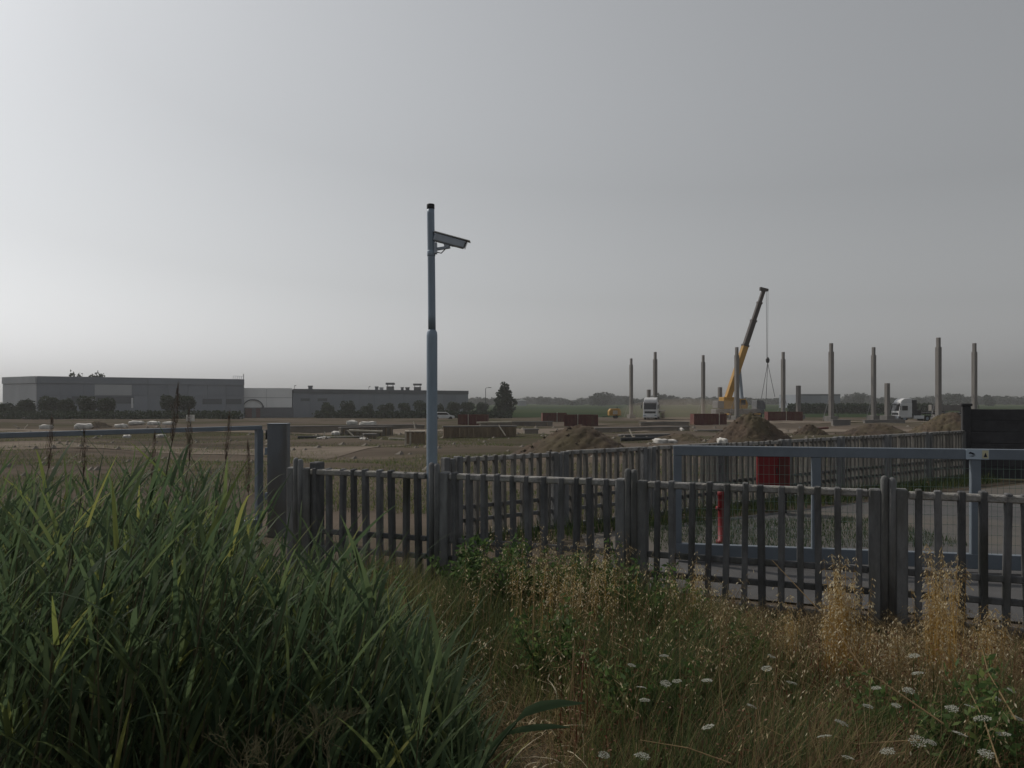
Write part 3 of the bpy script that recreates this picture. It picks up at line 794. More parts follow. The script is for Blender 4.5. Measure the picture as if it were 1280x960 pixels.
skip(885, 530, 40, 13.5, 105, R(3), 'ribbed dull red skip left of the crane in front of the dust', .55)
skip(979, 526, 42, 11.5, 122, R(-2), 'dull red skip below the hanging crane hook', .05)

# ------------------------------------------------------------------ earth heaps
def heap(p, Y, w_px, ytop, label, skew=0.0, two=None, depth=.8, sink=.15):
    x = px(p, Y); z0 = g(x, Y) - sink
    Rw = w_px * Y / F / 2; hh = pz(ytop, Y) - z0
    n = 72
    s = np.linspace(-1.25, 1.25, n)
    U, V_ = np.meshgrid(s, s)
    ph = rng.random(8) * 6
    rad = np.sqrt((U + skew * .3) ** 2 * np.where(U < 0, 1.0, 1.15) + V_ ** 2)
    ang = np.arctan2(V_, U)
    rad = rad * (1 + .07 * np.sin(3 * ang + ph[0]) + .05 * np.sin(5 * ang + ph[1]))
    zz = np.clip(1 - rad, 0, None)
    zz = np.where(zz > .8, .8 + (zz - .8) * .55, zz)
    zz = zz / .91
    zz = zz + np.clip(zz * 3, 0, 1) * (.03 * np.sin(U * 9 + ph[2]) * np.sin(V_ * 8 + ph[3]) + .022 * np.sin(U * 21 + ph[4]) * np.sin(V_ * 19 + ph[5]) + .02 * np.sin(U * 37 + V_ * 11 + ph[6]) * np.sin(V_ * 33 + ph[7]) + rng.normal(size=U.shape) * .022)
    zz = np.where(rad > 1.1, -.25, zz)
    V = np.stack([U * Rw, V_ * Rw * depth, zz * hh], 2).reshape(-1, 3)
    i = (np.arange(n - 1)[:, None] * n + np.arange(n - 1)[None, :]).ravel()
    Fq = np.stack([i, i + 1, i + n + 1, i + n], 1)
    o = link('earth_heap', np_mesh('earth_heap', V, Fq, smooth=True), M['mound'], loc=(x, Y, z0))
    cb = MB(); Pv = V.reshape(n, n, 3)
    for q in range(230):
        a_, b_ = rng.integers(4, n - 5, 2); c0 = Pv[a_, b_]
        if c0[2] < .04 * hh: continue
        r_ = rng.uniform(.03, .10)
        cb.add([(c0[0] + r_ * rng.uniform(.6, 1.3) * d0, c0[1] + r_ * d1, c0[2] + r_ * .7 * d2) for d0, d1, d2 in ((1, 0, 0), (-1, 0, 0), (0, 1, 0), (0, -1, 0), (.2, .1, 1), (0, 0, -.6))],
               [(0, 2, 4), (2, 1, 4), (1, 3, 4), (3, 0, 4), (2, 0, 5), (1, 2, 5), (3, 1, 5), (0, 3, 5)])
    co = cb.build('clods', M['mound'], o); co['kind'] = 'stuff'
    return tag(o, label, 'earth heap', 'heaps of dug earth')
heap(722, 33, 178, 531, 'broad brown earth heap behind the fence with a red skip at its peak', -.1)
heap(938, 47, 116, 516, 'steep earth heap with a sharp top in front of the crane')
heap(1100, 62, 130, 529, 'low rounded earth heap above the rear fence, middle of the right side', .2, sink=.25)
heap(1190, 66, 110, 515, 'reddish earth heap rising against the dark panel wall', .1, sink=.2)
heap(1012, 70, 60, 530, 'small dark earth heap below the far flat building', sink=.2)
heap(852, 52, 110, 541, 'very low spread of dug earth left of the steep heap', sink=.3)
heap(122, 92, 44, 526, 'dark earth heap among white sacks in front of the left warehouse', sink=.2)

# ------------------------------------------------------------------ sacks, foundations, timber
def lump_mesh(name, sx, sy, sz, seed):
    bm = bmesh.new(); bmesh.ops.create_icosphere(bm, subdivisions=3, radius=1)
    r_ = random.Random(seed); ph = [r_.random() * 6 for _ in range(6)]
    for v in bm.verts:
        c = v.co
        for i in range(3): c[i] = math.copysign(abs(c[i]) ** .6, c[i])
        f = 1 + .1 * math.sin(9 * c.x + ph[4]) * math.sin(8 * c.z + 5 * c.y + ph[5]) + .18 * math.sin(4 * c.x + ph[0]) * math.sin(3 * c.y + ph[1]) + .09 * math.sin(7 * c.z + 5 * c.x + ph[2]) + .05 * math.sin(13 * c.x + 11 * c.y + ph[3])
        v.co = Vector((c.x * sx * f, c.y * sy * f, max(c.z, -.9) * sz * f + sz * .85))
    for f in bm.faces: f.smooth = True
    me = bpy.data.meshes.new(name); bm.to_mesh(me); bm.free(); return me
def sack(p, Y, w_px, h_px, label, dz=0):
    x = px(p, Y)
    o = link('sack', lump_mesh('sack', w_px * Y / F / 2, .55, h_px * Y / F / 2, p), M['bag'], loc=(x, Y, g(x, Y) + dz), rot=(0, 0, random.uniform(-.4, .4)))
    tag(o, label, 'sack', 'white sacks and wrapped stacks on the site')
for p, Y, w, h, lb in [(58, 88, 14, 6, 'pale rounded sack left of the dark heap in front of the warehouse'),
    (104, 90, 20, 7, 'largest white wrapped stack against the left side of the dark heap'),
    (152, 92, 14, 5, 'white sack on the right foot of the dark heap near the warehouse'),
    (170, 96, 18, 5, 'long white wrapped stack behind the tallest reed plume'),
    (192, 96, 14, 5, 'white sack at the middle of the row below the clipped trees'),
    (212, 98, 14, 4.5, 'last white sack on the right of the row near the white board'),
    (440, 100, 13, 6, 'white wrapped stack left of its twin in front of the long hall'),
    (460, 102, 20, 5.5, 'flatter white wrapped stack below the round trees of the long hall'),
    (158, 62, 8, 5, 'small crumpled white bag lying on bare earth among reed plumes'),
    (201, 66, 7, 4, 'little white bag on the earth right of the tall plume'),
    (420, 66, 10, 6, 'white crumpled sheet by the short posts on the site'),
    (455, 50, 10, 2, 'flat white scrap lying on the pale earth strip'),
    (404, 52, 9, 2.5, 'bright flat white scrap lying left of another on the pale strip'),
    (825, 48, 14, 7, 'white sack to the right of the broad earth heap'),
    (838, 49, 14, 5, 'greyish white sack just right of a brighter one by the big heap'),
    (903, 44, 12, 8, 'white sack showing just above the gate beam'),
    (851, 78, 4, 6, 'little white bucket-like bag on the grey slab right of the heap')]:
    sack(p, Y, w, h, lb)

def low_wall(p0, Y0, p1, Y1, h, label, m='foundation', t=.4, posts=0, name='foundation_wall'):
    a = Vector((px(p0, Y0), Y0, 0)); b = Vector((px(p1, Y1), Y1, 0))
    z = min(g(a.x, a.y), g(b.x, b.y)) - .1
    r = empty(name, (a.x, a.y, z), math.atan2(b.y - a.y, b.x - a.x), label, 'foundation')
    L = (b - a).length
    MB().box(0, -t / 2, -.1, L, t / 2, h).build('wall', M[m], r, .02)
    MB().box(-.05, -t / 2 - .06, h, L + .05, t / 2 + .06, h + .09).build('capping', M['pale_concrete'], r, .01)
    for k in range(posts):
        x = L * (k + .5) / posts
        MB().box(x - .045, -t / 2 - .12, -.05, x + .045, -t / 2 - .004, h - .06).build('formwork_post', M['timber'], r)
    return r
low_wall(554, 62, 645, 63, .95, 'low boarded foundation wall right of the camera pole', 'timber', .4, 16)
low_wall(360, 74, 520, 80, .55, 'long low foundation wall with a pale top left of the pole', 'foundation', .4, 0)
low_wall(425, 66, 490, 69, .8, 'short grey foundation wall in front of the long pale one', 'foundation', .4, 10)
low_wall(742, 74, 860, 79, .6, 'grey foundation wall right of the broad earth heap', 'foundation', .5, 0)
low_wall(600, 92, 690, 95, .6, 'far low foundation wall beneath the poplar', 'foundation', .4, 6)
low_wall(775, 58, 835, 59.5, .35, 'dark foundation beam with white stake beside white sacks', 'hall_dark', .4, 0)
low_wall(1040, 96, 1062, 96, .75, 'pale concrete block wall below the far flat building', 'pale_concrete', .6, 0)
low_wall(380, 58, 470, 60, .25, 'low kerb of foundation concrete behind the reeds', 'foundation', .4, 0)
low_wall(1000, 84, 1030, 84, .35, 'short pale foundation piece under the right columns', 'pale_concrete', .4, 0)
low_wall(870, 76, 900, 77, .3, 'thin dark foundation strip in front of the ribbed red skip', 'foundation', .4, 0)
# pallets / timber crates
def crate(p, Y, w, h, label):
    x = px(p, Y); r = empty('timber_crate', (x, Y, g(x, Y) - .02), R(6), label, 'crate')
    n = 5
    for k in range(n):
        xx = -w / 2 + w * k / (n - 1)
        MB().box(xx - .05, -.4, 0, xx + .05, -.36, h).build('slat', M['plank'] if k in (0, 1) else M['timber'], r)
    MB().box(-w / 2, -.358, .1, w / 2, .4, h * .95).build('load', M['timber'], r, .02)
    MB().box(-w / 2 - .05, -.42, h, w / 2 + .05, .42, h + .05).build('top_board', M['plank'], r)
crate(519, 43, 1.0, .72, 'timber crate with pale uprights left of the camera pole')
# leaning stakes and planks
def stake(p0, y0, p1, y1, Y, label, t=.07):
    a = Vector((px(p0, Y), Y, pz(y0, Y))); b = Vector((px(p1, Y), Y + .5, pz(y1, Y)))
    c = a
    o = MB().bar(Vector((0, 0, 0)), b - a, t).build('wooden_stake', M['plank'], None, 0, loc=a)
    tag(o, label, 'stake', 'loose pale timbers on the site')
stake(632, 544.5, 623, 531.5, 61.2, 'pale plank leaning on the boarded foundation wall right of the pole')
stake(519, 536, 516, 527.5, 72, 'pale short plank leaning left of the camera pole')
stake(404, 553, 404, 540, 60, 'upright white stake left of the crumpled sheet')
stake(446, 549, 432, 538, 60, 'curved pale timber leaning right of the crumpled sheet')
stake(791, 546, 788, 537, 56, 'white stake leaning by the dark foundation beam')
stake(29, 538, 31, 531, 80, 'pale stick standing at the far left behind the reeds')
stake(18, 532, 28, 538, 80.5, 'pale stick lying slanted at the far left behind the reeds')
low_wall(455, 58, 470, 58.3, .5, 'short grey concrete piece beside the curved timber', 'foundation', .5, 4)
low_wall(462, 84, 530, 86, .5, 'thin pale foundation beam crossing behind the camera pole', 'foundation', .4, 0)
low_wall(655, 70, 672, 70.4, .45, 'small concrete piece at the left foot of the broad heap', 'foundation', .4, 0)
low_wall(800, 96, 860, 98, .5, 'low pale foundation beam under the left lorry', 'foundation', .4, 0)
low_wall(1080, 108, 1130, 109, .5, 'low pale foundation strip left of the side-on lorry', 'pale_concrete', .5, 0)
def pipe(p0, p1, Y, r_, z, label, m='dark_metal'):
    a = Vector((px(p0, Y), Y, g(px(p0, Y), Y) + z)); b = Vector((px(p1, Y + .6), Y + .6, g(px(p1, Y + .6), Y + .6) + z))
    o = MB().tube([Vector((0, 0, 0)), b - a], r_, 8).build('pipe', M[m], None, 0, loc=a); tag(o, label, 'pipe', 'pipes lying on the site')
pipe(372, 408, 56, .11, .1, 'dark pipe lying on bare earth right of the gate post')
pipe(436, 478, 62, .09, .5, 'pale pipe resting across short foundation walls left of the pole', 'plank')
pipe(486, 512, 58, .09, .1, 'pale pipe on the ground left of the timber crate', 'plank')
pipe(776, 838, 52, .13, .12, 'long dark pipe lying in front of the white sacks')
pipe(596, 640, 66, .08, .95, 'thin pale rail above the boarded foundation wall', 'plank')
pipe(1010, 1035, 78, .12, .1, 'rusty pipe lying near the small dark heap', 'skip')
random.seed(77)
cl = MB()
for k in range(420):
    Y = 20 + 75 * random.random(); x = px(random.uniform(-20, 1290), Y)
    if Y < 11.6 + .76 * x + 2: continue
    r_ = random.uniform(.05, .16) * (1 + Y / 70); z = g(x, Y)
    cl.add([(x + r_ * random.uniform(.6, 1.2) * c_[0], Y + r_ * c_[1], z + r_ * .7 * c_[2]) for c_ in ((1, 0, 0), (-1, 0, 0), (0, 1, 0), (0, -1, 0), (.2, .1, 1), (0, 0, -.5))],
           [(0, 2, 4), (2, 1, 4), (1, 3, 4), (3, 0, 4), (2, 0, 5), (1, 2, 5), (3, 1, 5), (0, 3, 5)])
tag(cl.build('rubble', M['foundation'], None), 'clods and broken stones strewn over the site', 'rubble', None, 'stuff')
# survey pegs
def signboard(p, Y, ytop, ybot, w_px, label):
    x = px(p, Y); z = g(x, Y)
    r = empty('site_board', (x, Y, z), 0, label, 'sign')
    MB().tube([(0, 0, 0), (0, 0, pz(ybot, Y) - z)], .04, 6).build('pole', M['galv'], r)
    MB().box(-w_px * Y / F / 2, -.03, pz(ybot, Y) - z, w_px * Y / F / 2, .03, pz(ytop, Y) - z).build('board', M['bag'], r, .01)
signboard(238, 100, 518.5, 526.5, 10.5, 'small blank whitish board on a thin post before the left warehouse')
# parked car in front of the far hall
def car(p, Y, rz, label):
    x = px(p, Y); r = empty('parked_car', (x, Y, g(x, Y)), rz, label, 'car')
    MB().prism([(-2.0, .3), (2.0, .3), (2.05, .75), (1.2, .92), (.6, 1.42), (-1.1, 1.45), (-1.75, .95), (-2.05, .85)], -.8, .8).build('body', M['white'], r, .06)
    MB().prism([(-1.5, .97), (.98, .95), (.55, 1.36), (-1.05, 1.38)], -.815, .815).build('side_windows', M['glass'], r)
    for wx in (-1.3, 1.3):
        for s in (-1, 1): MB().tube([(wx, s * .74 - .1, .32), (wx, s * .74 + .1, .32)], .32, 14).build('wheel', M['tyre'], r)
car(554, 150, R(12), 'small white car parked just right of the camera pole')
# lamp post by the poplar
def lamp(p, Y, ytop, label):
    x = px(p, Y); z = g(x, Y); h = pz(ytop, Y) - z
    r = empty('street_lamp', (x, Y, z), R(200), label, 'street lamp')
    MB().tube([(0, 0, 0), (0, 0, h - .3), (-.2, 0, h - .05), (-.8, 0, h)], [.1, .08, .06, .05], 8).build('pole', M['dark_metal'], r, 0, True)
    MB().box(-1.6, -.16, h - .06, -.75, .16, h + .1).build('lamp_head', M['dark_metal'], r, .03)
lamp(607, 215, 484.5, 'thin street lamp between the long hall and the poplar')

# ------------------------------------------------------------------ trees
def tree(name, x, Y, h, w, label, group=None, kind='round', n=900, leaf=.3, trunk=.25, z=None):
    z = g(x, Y) if z is None else z
    r = empty(name, (x, Y, z), random.uniform(0, 6), label, 'tree', group)
    tr = MB(); tr.tube([(0, 0, -.1), (.03 * h, 0, h * trunk), (.0, .02 * h, h * .75)], [h * .03, h * .022, h * .006], 7)
    for k in range(5):
        a = k * 1.26 + random.random(); zz = h * (trunk + .08 * k)
        tr.tube([(.01 * h, 0, zz), (math.cos(a) * w * .28, math.sin(a) * w * .28, zz + h * .18)], [h * .012, h * .004], 5)
    tr.build('trunk', M['trunk'], r)
    lobes = []
    if kind == 'round':
        for k in range(9):
            a = random.random() * 6.28; e = random.uniform(-.6, 1)
            lobes.append((math.cos(a) * w * .22, math.sin(a) * w * .22, h * (.5 + .5 * trunk) + e * h * (1 - trunk) * .22, w * random.uniform(.24, .32), w * random.uniform(.24, .32), h * (1 - trunk) * random.uniform(.22, .3)))
    elif kind == 'poplar':
        for k in range(16):
            t = (k + .5) / 16; prof = [.75, .98, 1.0, .92, .75, .52, .3][min(6, int(t * 7))]
            a = k * 2.4
            lobes.append((math.cos(a) * w * .26 * prof, math.sin(a) * w * .26 * prof, h * (.08 + .84 * t), w * .24 * prof + w * .05, w * .24 * prof + w * .05, h * random.uniform(.07, .11)))
    else:
        for k in range(12):
            a = random.random() * 6.28; rr = random.random() ** .5
            lobes.append((math.cos(a) * w * .34 * rr, math.sin(a) * w * .34 * rr, h * random.uniform(.35, .82) - rr * h * .1, w * random.uniform(.13, .24), w * random.uniform(.13, .24), h * random.uniform(.1, .2)))
    link('crown', crown_mesh('crown', lobes, n, leaf), M['crown'], r)
    return r
random.seed(21)
# the clipped round trees along the long hall (two share the same look)
rows = [(409.5, 502, 16, 'round clipped tree, first of the row from the office block'), (434, 500, 19, 'second and larger round tree from the office block in the row'),
        (458.5, 503, 17, 'third round tree from the office block below the hall wall'), (482.5, 501, 20, 'fourth round tree from the office block, below the left roof unit'),
        (505, 502, 15, 'fifth round tree, smallest of the row between the two roof units'), (524, 500, 19, 'sixth round tree, just left of the camera pole'),
        (549, 503, 13, 'round tree partly hidden by the camera pole'), (566.5, 501.5, 18, 'round tree under the right end of the long hall'), (585, 501, 18, 'round tree at the right corner of the long hall'),
        (603, 500.5, 16, 'last round tree of the row, at the foot of the street lamp')]
for p, yt, wpx, lb in rows:
    Y = 196 + (p - 400) * .14
    x = px(p, Y); zz = pz(516, Y)
    tree('round_tree', x, Y, pz(yt, Y) - g(x, Y), wpx * Y / F * 1.08, lb, 'round trees along the long hall', 'round', 2000, .17, .04)
for p, yt, wpx, lb in [(8, 503, 26, 'dark bushy tree at the left edge of the picture'), (32, 496, 22, 'dark bushy tree before the pale end wall'), (62, 494, 26, 'dark tree below the warehouse corner'), (84, 497, 20, 'lower dark tree second right of the warehouse corner'),
                       (108, 493, 26, 'dark tree in front of the pale panel of the warehouse'), (132, 494, 26, 'dark tree in front of the warehouse window strip'),
                       (209, 491, 20, 'left tree of the pair standing alone before the warehouse'), (231, 492, 26, 'right and wider tree of the pair before the warehouse')]:
    Y = 158; x = px(p, Y)
    tree('warehouse_tree', x, Y, pz(yt, Y) - g(x, Y), wpx * Y / F, lb, 'trees before the left warehouse', 'round', 2400, .18, .06)
tree('poplar', px(631, 205), 205, pz(477, 205) + 2.5, 29 * .205, 'dark pointed poplar standing alone right of the long hall', None, 'poplar', 2600, .3, .06)
for p, yt, w, lb in [(95, 457, 26, 'pale treetop showing over the warehouse roof, left of two'), (121, 456, 30, 'pale treetop showing over the warehouse roof, right of two'), (108, 459, 28, 'low treetop between two others over the warehouse roof')]:
    Y = 262; tree('roof_line_tree', px(p, Y), Y, pz(yt, Y) + 2.5, w * Y / F, lb, None, 'loose', 900, .4, .3)

# far tree line: a few crowns shared by many single trees
FAR = []
random.seed(5)
for v in range(7):
    lobes = []
    for k in range(9):
        a = random.random() * 6.28; rr = random.random() ** .5
        lobes.append((math.cos(a) * .34 * rr, math.sin(a) * .34 * rr, random.uniform(.3, .8) - rr * .12, random.uniform(.16, .27), random.uniform(.16, .27), random.uniform(.12, .24)))
    lobes.append((0, 0, .36, .46, .46, .36)); lobes.append((0, 0, .2, .4, .4, .2))
    tk = MB().tube([(0, 0, 0), (0, 0, .6)], [.03, .015], 5).mesh('trunk')
    FAR.append((crown_mesh('crown', lobes, 650, .07), tk))
def far_tree(p, ytop, Y, wpx, label, group='trees along the horizon', name='horizon_tree'):
    x = px(p, Y); z = -2.5; h = pz(ytop, Y) - z; w = wpx * Y / F
    r = empty(name, (x, Y, z), random.uniform(0, 6), label, 'tree', group)
    cm, tk = random.choice(FAR)
    link('crown', cm, M['far_crown'], r, scale=(w, w, h)); link('trunk', tk, M['trunk'], r, scale=(w, w, h))
prof_x = [585, 600, 620, 650, 668, 690, 705, 722, 735, 745, 758, 772, 785, 800, 815, 830, 845, 870, 900, 930, 960, 990, 1020, 1050, 1060, 1072, 1085, 1095, 1120, 1150, 1165, 1180, 1195, 1210, 1222, 1235, 1245, 1260, 1290]
prof_y = [497, 494, 496, 496, 493.5, 494, 496, 498, 495, 488.5, 488, 491, 494.5, 497, 493, 489, 494, 495, 494.5, 496, 496, 495, 497, 496, 490, 487.5, 488, 496, 495, 495, 492.5, 488.5, 489.5, 493.5, 494, 490, 494, 493, 494]
random.seed(31)
def FL(p_):
    for lim, where in ((642, 'between the long hall and the poplar'), (735, 'just right of the poplar'), (800, 'around the broad round clump'), (905, 'between the white lorry and the crane'), (1000, 'behind the hanging crane hook'), (1130, 'around the far flat building'), (1400, 'above the dark panel wall')):
        if p_ < lim: return 'hazy dark tree of the horizon line ' + where
p = 578.0
while p < 1296:
    yt = float(np.interp(p, prof_x, prof_y)) + random.uniform(-.6, 1.6)
    far_tree(p, yt, random.uniform(640, 900), random.uniform(11, 20), FL(p))
    p += random.uniform(4.0, 6.6)
for p, yt, w, lb in [(752, 487.5, 24, 'broadest horizon tree, a round clump left of the columns'), (823, 488.5, 14, 'horizon tree showing right of the truck and its column'),
                     (1073, 487, 14, 'rounded horizon tree between two columns right of the far building'), (1190, 488.5, 22, 'flat-topped horizon tree between the two rightmost columns'),
                     (1236, 489.5, 13, 'horizon tree just right of the last column')]:
    far_tree(p, yt, 600, w, lb, None)
for p in range(-20, 600, 13):       # trees beyond the halls at the left, mostly hidden
    pass
# hedge strips in the field
def hedge(name, p0, p1, Y, ytop, label, n):
    x0, x1 = px(p0, Y), px(p1, Y); zt = pz(ytop, Y)
    P = np.stack([rng.uniform(x0, x1, n), Y + rng.normal(size=n) * 1.5, -2.5 + (zt + 2.5) * rng.random(n) ** .7 * (1 + .12 * np.sin(rng.random(n) * 30))], 1)
    V, Fq, T = leaf_quads(P, Y * .0016, np.clip(rng.normal(.35, .2, n), 0, 1), .8)
    o = link(name, np_mesh(name, V, Fq, T), M['crown']); return tag(o, label, 'hedge')
hedge('hedge', 985, 1180, 262, 505.5, 'dark green hedge behind the right-hand columns', 5000)
hedge('hedge', 395, 640, 182, 514.5, 'low dark hedge in front of the round trees', 5000)
hedge('hedge', -40, 300, 150, 515, 'low shrubby green bank before the left warehouse', 8000)

# ------------------------------------------------------------------ rough plants on the site and in the yard
def scatter(n, x0, x1, y0, y1):
    return rng.uniform(x0, x1, n), rng.uniform(y0, y1, n)
def patchy(x, y, s, seed, thr):
    v = np.sin(x * s + seed) * np.sin(y * s * 1.3 + seed * 2) + .6 * np.sin(x * s * 2.3 + y * s * 1.1 + seed * 3)
    return v > thr
n = 150000
Yr = 12 + 62 * rng.random(n) ** 1.6; Xr = (rng.random(n) * 1.5 - .8) * Yr
keep = patchy(Xr * .6, Yr * 1.6, .35, 1.3, -.35 + .5 * (Xr > 0) + .35 * (Yr > 34)) & ~((Xr > 0) & (Yr < 22) & (Yr < 11.6 + .76 * Xr + 1))
Xr, Yr = Xr[keep], Yr[keep]; n = len(Xr)
V, Fq, T = blades(np.stack([Xr, Yr, gz(Xr, Yr)], 1), rng.uniform(.03, .16, n) * (.6 + .8 * rng.random(n) ** 3), rng.uniform(.006, .014, n) * (1 + Yr / 40), rng.random(n) * 6.28, rng.uniform(.3, 1.6, n), np.clip(rng.normal(.68, .22, n), 0, 1), K=2)
tag(link('site_weeds', np_mesh('site_weeds', V, Fq, T), M['grass']), 'sparse olive weeds growing over the bare site', 'weeds', None, 'stuff')
# green strip in the yard behind the right gate
n = 7000
s = rng.random(n); q = rng.random(n)
X = 1.9 + s * 4.2; Y = 10.3 + s * .35 + q * 2.6
V, Fq, T = blades(np.stack([X, Y, gz(X, Y)], 1), rng.uniform(.03, .13, n), rng.uniform(.006, .012, n), rng.random(n) * 6.28, rng.uniform(.2, .8, n), np.clip(rng.normal(.08, .1, n), 0, 1), K=3)
tag(link('yard_grass', np_mesh('yard_grass', V, Fq, T), M['grass']), 'dark green grass strip seen through the gate mesh', 'grass', None, 'stuff')
n = 3500
s = rng.uniform(.0, RL, n); off = rng.uniform(-1.0, -.1, n)
X = RF0.x + RD.x * s + RD.y * -off * 1.0; Y = RF0.y + RD.y * s + RD.x * off
V, Fq, T = blades(np.stack([X, Y, gz(X, Y)], 1), rng.uniform(.06, .3, n), rng.uniform(.008, .02, n), rng.random(n) * 6.28, rng.uniform(.2, .8, n), np.clip(rng.normal(.3, .25, n), 0, 1), K=3)
tag(link('fence_grass', np_mesh('fence_grass', V, Fq, T), M['grass']), 'grass growing along the foot of the rear fence', 'grass', None, 'stuff')

# ------------------------------------------------------------------ the verge
def fence_y(x): return NF0.y + (x - NF0.x) * ND.y / ND.x
def ipx(x, y): return 640 + F * x / y
GPX = [380, 430, 470, 500, 530, 560, 600, 640, 700, 760, 800, 850, 880, 930, 970, 1030, 1130, 1280, 1400]
GPY = [700, 686, 672, 680, 694, 688, 674, 676, 676, 680, 684, 702, 722, 752, 776, 790, 792, 798, 800]
def verge_points(n, p0, p1, y0=2.7, y1=8.6, pw=1.0):
    Y = y0 + (y1 - y0) * rng.random(n) ** pw
    p_ = rng.uniform(p0, p1, n)
    X = (p_ - 640) / F * Y
    k = Y < fence_y(X) - .12
    return X[k], Y[k], p_[k]
def top_limit(p_, Y, x, hmin, hmax, over=0.0):
    zt = H + (500 - np.interp(p_, GPX, GPY)) / F * Y + over
    return np.clip(zt - gz(x, Y), hmin, hmax)

# under layer: green and dry blades, changing from green at the left to straw at the right
def G(v, m, sd_): return np.exp(-((v - m) / sd_) ** 2)
X, Y, P_ = verge_points(135000, 330, 1480, pw=.9)
n = len(X)
litter = G(P_, 590, 75) * np.clip((6.0 - Y) / 1.2, 0, 1)
hollow = G(P_, 670, 50) * G(Y, 4.3, .5)
clump = .5 + .5 * np.sin(X * 3.1 + 1.2 * np.sin(Y * 2.2)) * np.sin(Y * 2.7 + X)
hl = top_limit(P_, Y, X, .14, .68) * (.28 + .72 * rng.random(n) ** 1.6) * (.62 + .5 * clump) * (1 - .55 * litter) * (1 - .6 * hollow)
keep = rng.random(n) > .55 * litter + .7 * hollow + .25 * (1 - clump)
dryp = .07 + .55 * np.clip((P_ - 850) / 230, 0, 1) + .6 * G(P_, 470, 45) + .22 * np.clip((4.2 - Y) / .8, 0, 1) * np.clip((P_ - 540) / 60, 0, 1) - .18 * G(P_, 720, 90) * (Y > 5) - .25 * G(P_, 1210, 90) * (Y < 4.6) + .25 * np.sin(X * 2.1 + 1) * np.sin(Y * 1.7 + .5)
isdry = rng.random(n) < np.clip(dryp, .08, .9)
base = np.stack([X, Y, gz(X, Y)], 1)
az = rng.normal(.2, 1.6, n); lean = rng.uniform(.05, .85, n); w = rng.uniform(.003, .009, n)
k = ~isdry & keep
V, Fq, T = blades(base[k], hl[k], w[k] * 1.3, az[k], lean[k], np.clip(rng.normal(.42, .24, k.sum()) + .15 * np.sin(X[k] * 5), 0, 1), K=4, droop=rng.uniform(0, .35, k.sum()))
tag(link('verge_grass', np_mesh('verge_grass', V, Fq, T), M['grass']), 'mixed green grass covering the roadside verge', 'grass', None, 'stuff')
k = isdry & keep
V, Fq, T = blades(base[k], hl[k] * 1.05, w[k] * .8, az[k], lean[k], np.clip(rng.normal(.42, .27, k.sum()), 0, 1), K=4, droop=rng.uniform(0, .3, k.sum()))
tag(link('dry_grass', np_mesh('dry_grass', V, Fq, T), M['dry']), 'dry straw coloured grass through the right of the verge', 'dry grass', None, 'stuff')
# flattened litter near the ground
X, Y, P_ = verge_points(30000, 300, 1480, 2.6, 8)
n = len(X)
V, Fq, T = blades(np.stack([X, Y, gz(X, Y) + rng.uniform(.0, .09, n)], 1), rng.uniform(.03, .16, n), rng.uniform(.003, .008, n), rng.random(n) * 6.28, rng.uniform(1.2, 3.5, n), np.clip(rng.normal(.5, .28, n), 0, 1), K=3)
tag(link('straw_litter', np_mesh('straw_litter', V, Fq, T), M['dry']), 'flattened dead straw lying between the grasses', 'straw', None, 'stuff')

n = 170
P_ = rng.uniform(530, 740, n); Y = rng.uniform(3.0, 5.6, n); X = (P_ - 640) / F * Y
V, Fq, T = blades(np.stack([X, Y, gz(X, Y) + rng.uniform(.04, .22, n)], 1), rng.uniform(.02, .12, n), rng.uniform(.006, .016, n), rng.random(n) * 6.28, rng.uniform(1.5, 4, n), np.clip(rng.normal(.75, .2, n), 0, 1), K=4, droop=.4, face=rng.random(n) * 6.28)
tag(link('dead_leaves', np_mesh('dead_leaves', V, Fq, T), M['spikelet']), 'pale dead reed leaves lying in the bare middle of the verge', 'dead leaves', None, 'stuff')

